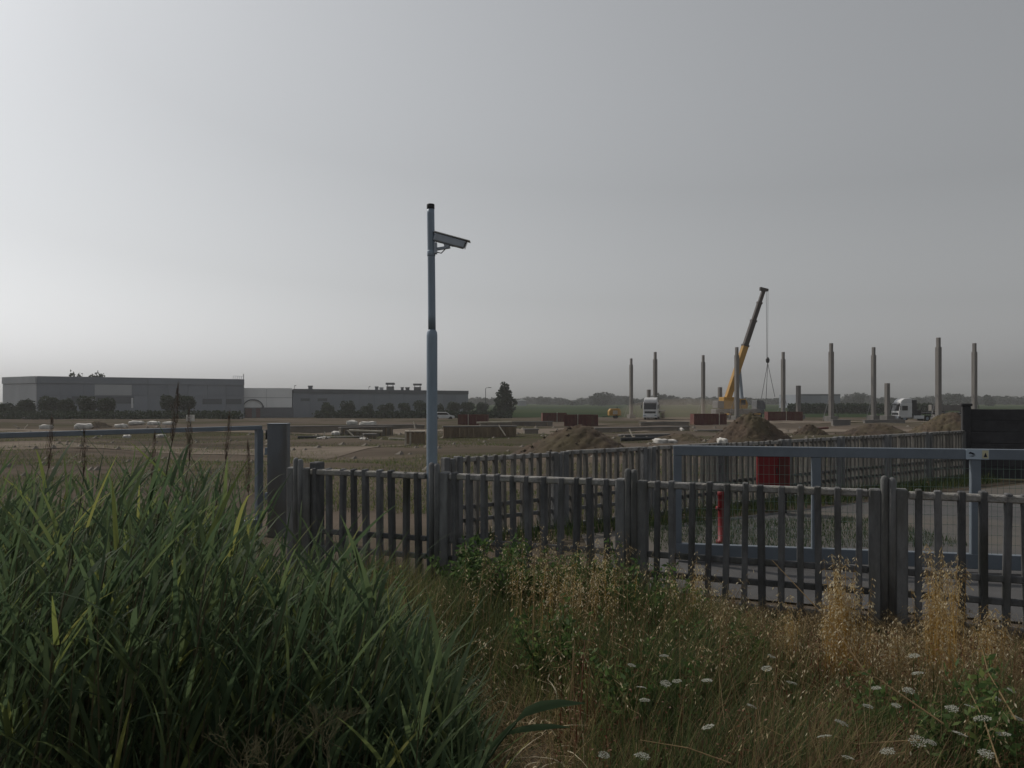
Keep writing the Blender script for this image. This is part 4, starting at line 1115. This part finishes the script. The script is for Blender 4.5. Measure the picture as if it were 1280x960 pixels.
def oat_parts(X, Y, h, spread, nsp, tint0=.6, az0=None, zb=None, sp_size=.011, side=.13):
    """thin culms, each with an open drooping panicle of spikelets"""
    n = len(X)
    z = gz(X, Y) if zb is None else zb
    az = rng.normal(.1, 1.5, n) if az0 is None else az0
    lean = rng.uniform(.02, spread, n)
    base = np.stack([X, Y, z], 1)
    culm = blades(base, h, rng.uniform(.0028, .0045, n), az, lean, np.clip(rng.normal(tint0, .2, n), 0, 1), K=5, shape=4)
    culm2 = blades(base, h, rng.uniform(.0028, .0045, n), az, lean, np.clip(rng.normal(tint0, .2, n), 0, 1), K=5, shape=4, face=az)
    rep = np.repeat(np.arange(n), nsp)
    t = 1 - rng.random(len(rep)) ** 1.2 * .42
    d = np.stack([np.cos(az), np.sin(az), np.zeros(n)], 1)
    c = base[rep] + np.array([0, 0, 1.0]) * (h[rep] * t)[:, None] + d[rep] * (h[rep] * lean[rep] * t ** 1.8)[:, None]
    a2 = rng.random(len(rep)) * 6.28; rr = rng.uniform(.1, 1, len(rep)) * side * (1.08 - t) / .42 * .9 + .006
    pos = c + np.stack([np.cos(a2) * rr, np.sin(a2) * rr, -rr * rng.uniform(.1, .9, len(rep))], 1)
    ray_mid = (c + pos) / 2
    # spikelets: slim hanging diamonds
    m = len(rep); s = rng.uniform(.7, 1.3, m) * sp_size
    ax = np.stack([np.cos(a2) * .45, np.sin(a2) * .45, -np.ones(m) * rng.uniform(.3, 1.1, m)], 1); ax /= np.linalg.norm(ax, axis=1)[:, None]
    b = np.cross(ax, rng.normal(size=(m, 3))); b /= np.linalg.norm(b, axis=1)[:, None]
    V = np.stack([pos, pos + ax * s[:, None] + b * s[:, None] * .42, pos + ax * s[:, None] * 2.2, pos + ax * s[:, None] - b * s[:, None] * .42], 1).reshape(-1, 3)
    spk = (V, np.arange(m * 4).reshape(-1, 4), np.repeat(np.clip(rng.normal(.6, .25, m), 0, 1), 4))
    up = np.cross(pos - c, np.array([0, 0, 1.0])); up /= (np.linalg.norm(up, axis=1)[:, None] + 1e-9)
    tk = np.array([0, 0, .0009])
    V = np.stack([c - tk, c + tk, pos + tk, pos - tk], 1).reshape(-1, 3)
    rays = (V, np.arange(m * 4).reshape(-1, 4), np.repeat(np.clip(rng.normal(tint0, .2, m), 0, 1), 4))
    return join_np([culm, culm2, rays]), spk

# scattered wild oats over the verge
X, Y, P_ = verge_points(4200, 560, 1330, 3.0, 8.4, .8)
k = rng.random(len(X)) < (.20 * G(P_, 750, 120) * (Y > 4.8) + .24 * G(P_, 1130, 160) * (Y > 4.0) + .045) * (.4 + 1.2 * (np.sin(X * 4.3 + 1) * np.sin(Y * 3.7) > -.1))
X, Y, P_ = X[k], Y[k], P_[k]
h = top_limit(P_, Y, X, .3, 1.0, .05) * (.58 + .52 * rng.random(len(X)) ** 1.3)
cul, spk = oat_parts(X, Y, h, .4, 13, .5, sp_size=.0088)
tag(link('wild_oats', np_mesh('wild_oats', *cul), M['dry']), 'thin wild oat stems scattered over the verge', 'wild oats', None, 'stuff')
tag(link('oat_spikelets', np_mesh('oat_spikelets', *spk), M['spikelet']), 'pale drooping oat spikelets above the grass', 'wild oats', None, 'stuff')

# the two tall golden tufts
def oat_tuft(p0, Y0, half, ytop, count, label):
    x0 = px(p0, Y0)
    X = x0 + rng.normal(size=count) * half * .42; Y = Y0 + rng.normal(size=count) * .1
    zt = pz(ytop, Y0)
    h = (zt - g(x0, Y0)) * np.clip(1 - np.abs(X - x0) / half * .38 - rng.random(count) ** 1.6 * .5, .3, 1)
    cul, spk = oat_parts(X, Y, h, .12, 24, .6, az0=rng.normal(.6, 1.5, count), sp_size=.0095, side=.07)
    lf = blades(np.stack([X, Y, gz(X, Y)], 1).repeat(4, 0), np.repeat(h, 4) * rng.uniform(.2, .6, count * 4), .005, rng.random(count * 4) * 6.28, rng.uniform(.05, .3, count * 4), np.clip(rng.normal(.45, .2, count * 4), 0, 1), K=4)
    r = empty('oat_tuft', (x0, Y0, g(x0, Y0)), 0, label, 'wild oats')
    o = link('stems', np_mesh('stems', *join_np([cul, lf])), M['oat'], r, loc=(-x0, -Y0, -g(x0, Y0))); o['kind'] = 'stuff'
    o = link('seed_heads', np_mesh('seed_heads', *spk), M['spikelet'], r, loc=(-x0, -Y0, -g(x0, Y0))); o['kind'] = 'stuff'
oat_tuft(1052, 5.3, .115, 688, 78, 'tall golden tuft of wild oats left of the concrete post pair')
oat_tuft(1178, 5.2, .105, 674, 58, 'tall golden tuft of wild oats right of the concrete post pair')
oat_tuft(870, 6.1, .2, 690, 16, 'thin straw oat tuft rising in front of the red hydrant')
oat_tuft(725, 6.3, .6, 664, 20, 'loose pale oat tuft left of the middle concrete post')
oat_tuft(655, 6.6, .5, 668, 12, 'loose pale oat tuft under the left fence panel')
oat_tuft(1235, 5.4, .2, 752, 18, 'short straw oat tuft at the right end before the fence')
oat_tuft(1120, 5.1, .12, 775, 22, 'short sparse oat tuft before the concrete post pair')
oat_tuft(990, 5.6, .14, 742, 16, 'thin oat tuft between gate upright and golden tuft')

# leafy weeds by the fence foot
def weed(p0, Y0, half, ytop, n, label, size=.028):
    x0 = px(p0, Y0); z0 = g(x0, Y0); hh = pz(ytop, Y0) - z0
    r = empty('leafy_weed', (x0, Y0, z0), 0, label, 'weed', 'leafy weeds at the foot of the fence')
    ns = 16; st = MB(); P = []
    for k in range(ns):
        a = random.random() * 6.28; rr = half * random.random() ** .7
        tip = Vector((math.cos(a) * rr, math.sin(a) * rr, hh * random.uniform(.55, 1.0)))
        st.tube([(tip.x * .2, tip.y * .2, 0), (tip.x * .6, tip.y * .6, tip.z * .55), tip], [.005, .004, .002], 4)
        for q in range(n // ns):
            t = random.uniform(.2, 1.0)
            c = Vector((tip.x * (.2 + .8 * t), tip.y * (.2 + .8 * t), tip.z * t))
            P.append(c + Vector((random.gauss(0, .04), random.gauss(0, .04), random.gauss(0, .025))))
    me = st.mesh('stem'); 
    a_ = me.attributes.new('tint', 'FLOAT', 'POINT'); a_.data.foreach_set('value', np.full(len(me.vertices), .3, np.float32))
    link('stem', me, M['weed'], r)
    P = np.array([tuple(v) for v in P])
    V, Fq, T = leaf_quads(P, size * rng.uniform(.5, 1.3, len(P)), np.clip(rng.normal(.45, .22, len(P)), 0, 1), .42)
    link('foliage', np_mesh('foliage', V, Fq, T), M['weed'], r)
for a in [(592, 7.7, .42, 672, 1300, 'leafy green weed right of the camera pole foot', .036), (640, 7.4, .4, 676, 1200, 'leafy green weed below the middle of the left fence panel', .034),
          (690, 7.1, .42, 680, 1200, 'leafy weed left of the middle concrete post'), (742, 6.9, .4, 684, 1200, 'leafy weed just left of the middle concrete post base'),
          (795, 6.6, .36, 692, 1000, 'leafy weed covering the foot of the middle concrete post'), (845, 6.3, .3, 722, 600, 'leafy weed right of the middle concrete post'),
          (900, 5.5, .4, 770, 800, 'darker leafy weed before the hydrant'), (1235, 3.9, .5, 830, 1200, 'dark leafy weed in the right corner among white flowers'),
          (1110, 4.2, .35, 850, 700, 'leafy weed under the white umbels before the post pair'), (470, 7.0, .3, 700, 500, 'leafy weed beside the reeds under the left fence panel'),
          (700, 5.4, .4, 752, 1000, 'yellow green weed in the middle of the verge'), (800, 4.6, .4, 810, 700, 'low leafy weed beside white yarrow in mid verge')]:
    weed(*a)

# wild carrot umbels
UM = []
random.seed(3)
for v in range(5):
    P, T, S = [], [], []
    R0 = random.uniform(.032, .045)
    for k in range(42):
        a = k * 2.4; rr = R0 * math.sqrt((k + .5) / 42)
        P.append((math.cos(a) * rr, math.sin(a) * rr, -rr * rr * 4 + random.uniform(-.002, .002)))
    parts = []
    for c in P:
        a0 = random.random() * 6; n6 = 6
        r6 = random.uniform(.0032, .0062)
        ring = [(c[0] + math.cos(a0 + q * 1.047) * r6, c[1] + math.sin(a0 + q * 1.047) * r6, c[2] + random.uniform(-.002, .002)) for q in range(6)]
        V = np.array([c[:2] + (c[2] + .003,)] + ring)
        Fq = np.array([[0, 1, 2, 3], [0, 3, 4, 5], [0, 5, 6, 1]])
        parts.append((V, Fq, np.full(7, random.uniform(.2, 1))))
    hd = np_mesh('flower_head', *join_np(parts))
    rays = []
    for c in P[::3]:
        V = np.array([(0, 0, -.05), (.0012, 0, -.05), (c[0] + .0008, c[1], c[2]), (c[0], c[1], c[2])])
        rays.append((V, np.array([[0, 1, 2, 3]]), np.full(4, .5)))
    UM.append((hd, np_mesh('rays', *join_np(rays))))
STEMS = []
for v in range(4):
    st = MB(); b = random.uniform(-.08, .08)
    st.tube([(-b * .9, .03, -1), (-b * .3, .01, -.5), (0, 0, -.05)], [.0035, .003, .0018], 5)
    me = st.mesh('stem'); a_ = me.attributes.new('tint', 'FLOAT', 'POINT'); a_.data.foreach_set('value', np.full(len(me.vertices), .4, np.float32))
    STEMS.append(me)
def carrot(p0, y0, Y0, label, sc=1.0):
    x, z = px(p0, Y0), pz(y0, Y0)
    z0 = g(x, Y0)
    r = empty('wild_carrot', (x, Y0, z0), random.random() * 6, label, 'flower', 'white umbels in the verge')
    hd, ry = random.choice(UM)
    tl = (random.uniform(-.35, .25), random.uniform(-.3, .3), 0)
    h = link('flower_head', hd, M['umbel'], r, loc=(0, 0, z - z0 + .03), rot=tl, scale=(sc,) * 3)
    link('rays', ry, M['weed'], h)
    link('stem', random.choice(STEMS), M['weed'], r, loc=(0, 0, z - z0 + .03), scale=(1, 1, max(.15, z - z0 + .03)))
UML = [(1095, 867, 3.9), (1085, 890, 3.7), (1120, 889, 3.8), (1052, 911, 3.5), (1147, 848, 4.1), (1173, 877, 3.9), (1190, 893, 3.7), (1212, 890, 3.8), (1228, 905, 3.6), (1147, 934, 3.4), (1109, 947, 3.3),
       (1233, 950, 3.3), (1164, 936, 3.4), (1200, 925, 3.5), (1254, 925, 3.6), (1272, 905, 3.8), (790, 838, 4.3), (802, 866, 4.0), (806, 882, 3.9), (830, 826, 4.3), (832, 861, 4.1), (846, 858, 4.1), (885, 916, 3.6), (755, 952, 3.3), (803, 953, 3.3),
       (884, 857, 4.1), (965, 827, 4.3), (958, 842, 4.2), (1142, 826, 4.3), (1030, 928, 3.4), (1060, 955, 3.3), (1245, 880, 4.0), (1265, 870, 4.1), (1136, 870, 3.9), (940, 890, 3.8), (990, 860, 4.1)]
bands = [('in the bottom right corner', lambda p_, y_: p_ >= 1180), ('below the golden oat tufts', lambda p_, y_: 1000 <= p_ < 1180), ('right of the verge middle', lambda p_, y_: 860 <= p_ < 1000), ('in the verge middle', lambda p_, y_: p_ < 860)]
ords = ['leftmost', 'second from the left', 'third from the left', 'fourth from the left', 'fifth from the left', 'sixth from the left', 'seventh from the left', 'eighth from the left', 'ninth from the left', 'tenth from the left', 'eleventh from the left', 'twelfth from the left']
for nm, test in bands:
    for (p0, y0, Y0), od in zip(sorted([u for u in UML if test(u[0], u[1])]), ords):
        carrot(p0, y0, Y0, 'white flat-topped umbel, %s of those %s' % (od, nm), random.uniform(.65, .95))

# reddish dead dock stalks and bent straws
def stalk(pts, rad, m, label, name='dead_stalk', cat='stalk', seeds=0):
    P = [Vector((px(a, Y), Y, pz(b, Y))) for a, b, Y in pts]
    mb = MB(); mb.tube(P, [rad * (1 - .6 * i / (len(P) - 1)) for i in range(len(P))], 5)
    me = mb.mesh(name); a_ = me.attributes.new('tint', 'FLOAT', 'POINT'); a_.data.foreach_set('value', np.full(len(me.vertices), .6, np.float32))
    o = link(name, me, m); return tag(o, label, cat, 'dead stalks in the verge')
stalk([(1080, 838, 4.0), (1040, 780, 4.3), (965, 700, 4.9)], .005, M['dry'], 'long bent straw slanting down to the golden oat tuft')
stalk([(1180, 905, 3.6), (1100, 850, 4.0), (1010, 800, 4.4)], .004, M['dry'], 'long straw slanting across the white umbels')
stalk([(1150, 925, 3.5), (1070, 930, 3.7), (1000, 905, 3.9)], .004, M['dry'], 'low straw lying almost flat under the umbels')
stalk([(1270, 900, 3.6), (1235, 840, 4.0), (1225, 800, 4.3)], .004, M['dry'], 'steep pale straw near the right edge')
stalk([(1250, 960, 3.3), (1230, 900, 3.6), (1210, 860, 3.9)], .004, M['dry'], 'pale straw rising from the bottom right corner')
stalk([(712, 900, 3.9), (716, 830, 4.0), (718, 800, 4.1)], .005, M['dry'], 'upright buff straw in the middle of the verge')
stalk([(725, 900, 3.9), (728, 840, 4.0), (731, 800, 4.1)], .004, M['rust_stalk'], 'upright reddish stalk beside the buff straw')
stalk([(915, 955, 3.3), (860, 935, 3.4), (800, 925, 3.6)], .004, M['dry'], 'long low straw arching at the bottom middle')
for i in range(26):
    pass
n = 420
X, Y, P_ = verge_points(n, 690, 1330, 3.0, 6.2)
h = top_limit(P_, Y, X, .2, .55) * rng.uniform(.6, 1, len(X))
V, Fq, T = blades(np.stack([X, Y, gz(X, Y)], 1), h, .007, rng.random(len(X)) * 6.28, rng.uniform(.02, .2, len(X)), rng.random(len(X)), K=3, shape=3)
sp = leaf_quads(np.repeat(np.stack([X, Y, gz(X, Y)], 1), 10, 0) + np.stack([rng.normal(size=len(X) * 10) * .02, rng.normal(size=len(X) * 10) * .02, np.repeat(h, 10) * rng.uniform(.55, 1.05, len(X) * 10)], 1), .008, rng.random(len(X) * 10), .6)
tag(link('dock_stalks', np_mesh('dock_stalks', *join_np([(V, Fq, T), sp])), M['rust_stalk']), 'rusty brown dock stalks with seeds in the verge', 'weeds', None, 'stuff')

# pale dead branching plant bottom left
dp = empty('dead_bush', (px(372, 2.75), 2.75, g(px(372, 2.75), 2.75)), 0, 'pale dead twiggy plant in front of the reeds', 'dead plant')
mb = MB(); random.seed(12)
zb = dp.location.z
def twig(p, d, L, r, lev):
    q = p + d * L
    mid = p + d * L * .5 + Vector((random.gauss(0, .08), random.gauss(0, .08), random.gauss(0, .05))) * L
    mb.tube([p, mid, q], [r, r * .85, r * .65], 5)
    if lev:
        for k in range(random.choice((2, 3, 3))):
            dd = (d + Vector((random.gauss(0, .55), random.gauss(0, .45), random.gauss(.1, .3)))).normalized()
            twig(q if k else p + d * L * .6, dd, (.075 if lev == 5 else L * random.uniform(.6, .95)), max(.0009, r * .7), lev - 1)
topz = pz(962, 2.75) - zb
for k in range(4):
    twig(Vector((random.gauss(0, .02), random.gauss(0, .02), 0)), Vector((random.gauss(0, .2), random.gauss(0, .15), 1)).normalized(), topz * .95, .003, 5) if k < 4 else None
me = mb.mesh('branch'); a_ = me.attributes.new('tint', 'FLOAT', 'POINT'); a_.data.foreach_set('value', np.full(len(me.vertices), .85, np.float32))
link('branch', me, M['dead_twig'], dp)

# ------------------------------------------------------------------ reeds
RPX = [-60, 0, 60, 110, 160, 200, 240, 270, 290, 310, 340, 380, 415, 440, 460, 480, 505, 530, 548, 565, 590]
RPY = [588, 584, 592, 580, 566, 580, 590, 615, 648, 676, 692, 680, 676, 705, 740, 770, 796, 832, 862, 900, 965]
def reed_h(x, y, over=0.0):
    p_ = ipx(x, y)
    return H + (500 - np.interp(p_, RPX, RPY)) / F * y + over - gz(x, y)

def reed_leaves(base, h, az, nl, wscale=1.0, tint=None):
    n = len(base); rep = np.repeat(np.arange(n), nl)
    t = rng.uniform(.18, .97, len(rep))
    st_lean = .16
    d = np.stack([np.cos(az), np.sin(az), np.zeros(n)], 1)
    c = base[rep] + np.array([0, 0, 1.0]) * (h[rep] * t)[:, None] + d[rep] * (h[rep] * st_lean * t ** 1.8)[:, None]
    a2 = rng.normal(.25, 1.15, len(rep)); a2 = np.where(rng.random(len(rep)) < .22, a2 + math.pi, a2)
    L = rng.uniform(.24, .5, len(rep)) * (1 - .35 * np.clip(t - .7, 0, 1))
    up = rng.uniform(.75, 1.0, len(rep))
    tn = np.clip(rng.normal(.4, .2, len(rep)) + (rng.random(len(rep)) < .018) * .5, 0, 1) if tint is None else tint
    return blades(c, L * up, rng.uniform(.012, .027, len(rep)) * wscale, a2, rng.uniform(.25, 1.05, len(rep)), tn, K=5, droop=rng.uniform(0, .5, len(rep)) ** 1.5, power=1.12, shape=2.2, face=a2 + math.pi / 2 + rng.normal(size=len(rep)) * .5)

n = 1500
Yr = 3.0 + 4.6 * rng.random(n) ** .9; p_ = rng.uniform(-90, 590, n); Xr = (p_ - 640) / F * Yr
hh = np.minimum(reed_h(Xr, Yr), 2.2) * (.52 + .48 * rng.random(n) ** 1.7)
k = (hh > .25) & ((Yr < fence_y(Xr) - 1.0) | (Xr < -3.2)) & ~((p_ > 300) & (Yr > 6.3))
Xr, Yr, hh = Xr[k], Yr[k], hh[k]; n = len(Xr)
base = np.stack([Xr, Yr, gz(Xr, Yr)], 1)
az = rng.normal(.15, .7, n)
stems = blades(base, hh, .007, az, .16, rng.random(n), K=4, shape=5)
stems2 = blades(base, hh, .007, az, .16, rng.random(n), K=4, shape=5, face=az)
tag(link('reed_stems', np_mesh('reed_stems', *join_np([stems, stems2])), M['reed_stem']), 'crowded stems of the reed bed', 'reeds', None, 'stuff')
tag(link('reed_bed', np_mesh('reed_bed', *reed_leaves(base, hh, az, 11)), M['reed']), 'dense bed of tall green reeds on the left', 'reeds', None, 'stuff')

# single reeds that stand out, with their own leaves
LEAF = []
random.seed(9)
for v in range(7):
    L = random.uniform(.3, .46)
    V, Fq, T = blades(np.zeros((1, 3)), np.array([L * .75]), np.array([random.uniform(.019, .03)]), np.array([0.0]), np.array([random.uniform(.4, 1.0)]), np.array([random.choice((.3, .45, .5, .6, .7, .9))]), K=7, droop=random.uniform(.05, .4), power=1.12, shape=2.4)
    LEAF.append(np_mesh('leaf', V, Fq, T, True))
RSTEM = MB().tube([(0, 0, 0), (.02, 0, .4), (.06, 0, .75), (.11, 0, 1.0)], [.0052, .0046, .0036, .002], 6).mesh('stem', 0, True)
a_ = RSTEM.attributes.new('tint', 'FLOAT', 'POINT'); a_.data.foreach_set('value', np.full(len(RSTEM.vertices), .45, np.float32))
PL = []
for v in range(3):
    m_ = 240; t = rng.random(m_)
    P = np.stack([rng.normal(size=m_) * .018 * np.sin(t * 3.0) + .02 * t, rng.normal(size=m_) * .018 * np.sin(t * 3.0), t * .34], 1)
    V, Fq, T = blades(P, rng.uniform(.02, .06, m_), .004, rng.normal(.2, 1.2, m_), rng.uniform(.1, .7, m_), rng.random(m_), K=2)
    PL.append(np_mesh('plume', V, Fq, T))
def reed(p0, Y0, ytop, label, nl=8, plume=False, group='single reeds standing out of the reed bed', rz=None, leaf_lo=.25):
    x = px(p0, Y0); z0 = g(x, Y0); h = pz(ytop, Y0) - z0
    r = empty('reed', (x, Y0, z0), 0, label, 'reed', group)
    hs_ = h - (.3 if plume else 0)
    rz = random.uniform(-.6, .6) if rz is None else rz
    link('stem', RSTEM, M['reed_stem'], r, rot=(0, 0, rz), scale=(hs_, hs_, hs_))
    for q in range(nl):
        t = leaf_lo + (.95 - leaf_lo) * (q + .5) / nl
        bend = .11 * hs_ * t ** 1.7
        a = random.gauss(.1, .7) + (math.pi if q % 3 == 0 else 0)
        s = random.uniform(.8, 1.15) * (1 - .3 * max(0, t - .7))
        link('leaf', random.choice(LEAF), M['reed'], r, loc=(math.cos(rz) * bend, math.sin(rz) * bend, hs_ * t), rot=(random.gauss(0, .15), random.gauss(0, .2), a), scale=(s, s, s))
    if plume:
        b = .11 * hs_
        link('plume', random.choice(PL), M['plume'], r, loc=(math.cos(rz) * b, math.sin(rz) * b, hs_ - .02), rot=(0, random.uniform(-.05, .1), rz), scale=(.6, .6, .95))
plumed = [(171, 4.6, 486, 'tallest reed plume, rising above the warehouse wall'), (190, 4.9, 516, 'brown reed plume just right of the tallest plume'), (238, 5.2, 519, 'thin reed plume crossing the small whitish board'),
          (14, 5.0, 526, 'reed plume at the left edge of the picture'), (152, 5.4, 545, 'lower reed plume to the left of the tallest one'), (272, 5.0, 556, 'rightmost reed plume above bare earth'), (82, 5.6, 540, 'faint brown reed plume in front of the clipped trees')]
for p0, Y0, yt, lb in plumed: reed(p0, Y0, yt, lb, 7, True)
front = [(40, 3.1, 700), (95, 3.4, 690), (130, 3.0, 740), (175, 3.3, 720), (225, 3.2, 700), (60, 3.7, 650), (20, 3.3, 780), (150, 3.9, 640), (265, 3.5, 700), (305, 3.3, 760),
         (345, 3.6, 720), (385, 3.9, 690), (420, 4.1, 690), (448, 4.2, 735), (484, 4.0, 785), (515, 3.9, 830), (200, 4.3, 610), (110, 4.5, 600), (10, 4.2, 620), (240, 4.4, 600)]
spots_txt = ['at the lower left edge', 'rising left of the tallest plume', 'low at the front left', 'in front of the tallest plume', 'below the whitish board', 'behind the left front leaves', 'lowest at the left edge',
             'left of the tallest plume, further back', 'leaning before the gate upright', 'below the gate post', 'just right of the gate post', 'before the fence end post', 'before the first fence balusters', 'below the left fence panel',
             'right of the left fence panel reeds', 'last at the right end of the bed', 'beside the brown plume', 'in front of the clipped trees', 'tall at the left edge', 'under the thin plume']
for (p0, Y0, yt), tx_ in zip(front, spots_txt):
    reed(p0, Y0, yt, 'single green reed with long arching leaves ' + tx_, 9)
# the reed bent low across the straw in the middle
br_ = empty('reed', (px(600, 3.25), 3.25, pz(960, 3.25) - .1), 0, 'low green reed shoot with broad blades pointing right over the straw', 'reed', 'single reeds standing out of the reed bed')
def ribbon(pts, widths, Y, thick_dir=(0, .35, 1)):
    """a broad blade through photograph points at depth Y, folded a little along its middle"""
    P = [Vector((px(a, Y + dy), Y + dy, pz(b, Y + dy))) - br_.location for a, b, dy in pts]
    td = Vector(thick_dir).normalized(); V = []; n_ = len(P)
    for p_, w_ in zip(P, widths):
        V += [p_ - td * w_ / 2, p_ + Vector((0, -.15 * w_, 0)), p_ + td * w_ / 2]
    Fq = [[3 * i_ + k_, 3 * i_ + k_ + 1, 3 * i_ + k_ + 4, 3 * i_ + k_ + 3] for i_ in range(n_ - 1) for k_ in (0, 1)]
    return np_mesh('leaf', np.array([tuple(v) for v in V]), np.array(Fq), np.full(len(V), .3), True)
mb = MB(); mb.tube([Vector((px(a, 3.25), 3.25, pz(b, 3.25))) - br_.location for a, b in ((598, 985), (606, 955), (625, 928), (646, 903))], [.007, .006, .005, .004], 6)
me = mb.mesh('stem', 0, True); a_ = me.attributes.new('tint', 'FLOAT', 'POINT'); a_.data.foreach_set('value', np.full(len(me.vertices), .3, np.float32))
link('stem', me, M['reed'], br_)
for pts, wd in (([(645, 902, 0), (657, 890, -.02), (675, 883, -.04), (700, 879, -.06), (732, 879, -.08)], (.012, .034, .042, .03, .003)),
                ([(634, 917, 0), (650, 912, -.02), (672, 909, -.05), (692, 908, -.07), (712, 909, -.09)], (.01, .024, .026, .018, .003)),
                ([(606, 955, 0), (612, 935, -.01), (622, 925, -.03), (634, 912, -.04), (646, 900, -.05)], (.012, .024, .028, .02, .004)),
                ([(612, 950, 0), (600, 920, -.02), (592, 900, -.04), (586, 885, -.05), (580, 872, -.06)], (.01, .022, .024, .016, .003))):
    link('leaf', ribbon(pts, wd, 3.25), M['reed'], br_)

# ------------------------------------------------------------------ hazy air
hz = MB().box(-1750, -70, -4.2, 1750, 1850, 42).mesh('haze')
hm = bpy.data.materials.new('haze_air'); hm.use_nodes = True
nt = hm.node_tree; nt.nodes.clear()
out = nt.nodes.new('ShaderNodeOutputMaterial'); pv = nt.nodes.new('ShaderNodeVolumePrincipled')
pv.inputs['Color'].default_value = (.95, .96, .98, 1); pv.inputs['Density'].default_value = .0003; pv.inputs['Anisotropy'].default_value = .35
nt.links.new(pv.outputs[0], out.inputs['Volume'])
tag(link('haze', hz, hm), 'thin summer haze over the plain', None, None, 'stuff')

# dust raised by the lorries
bm = bmesh.new(); bmesh.ops.create_icosphere(bm, subdivisions=4, radius=1)
me = bpy.data.meshes.new('dust'); bm.to_mesh(me); bm.free()
dm = bpy.data.materials.new('dust_air'); dm.use_nodes = True
nt = dm.node_tree; nt.nodes.clear()
out = nt.nodes.new('ShaderNodeOutputMaterial'); pv = nt.nodes.new('ShaderNodeVolumePrincipled')
pv.inputs['Color'].default_value = (.72, .62, .5, 1); pv.inputs['Density'].default_value = .04
nt.links.new(pv.outputs[0], out.inputs['Volume'])
tag(link('dust', me, dm, loc=(px(862, 143), 143, g(px(862, 143), 143) + 1.2), scale=(13, 4, 2.6)), 'low brown dust hanging behind the lorry', None, None, 'stuff')
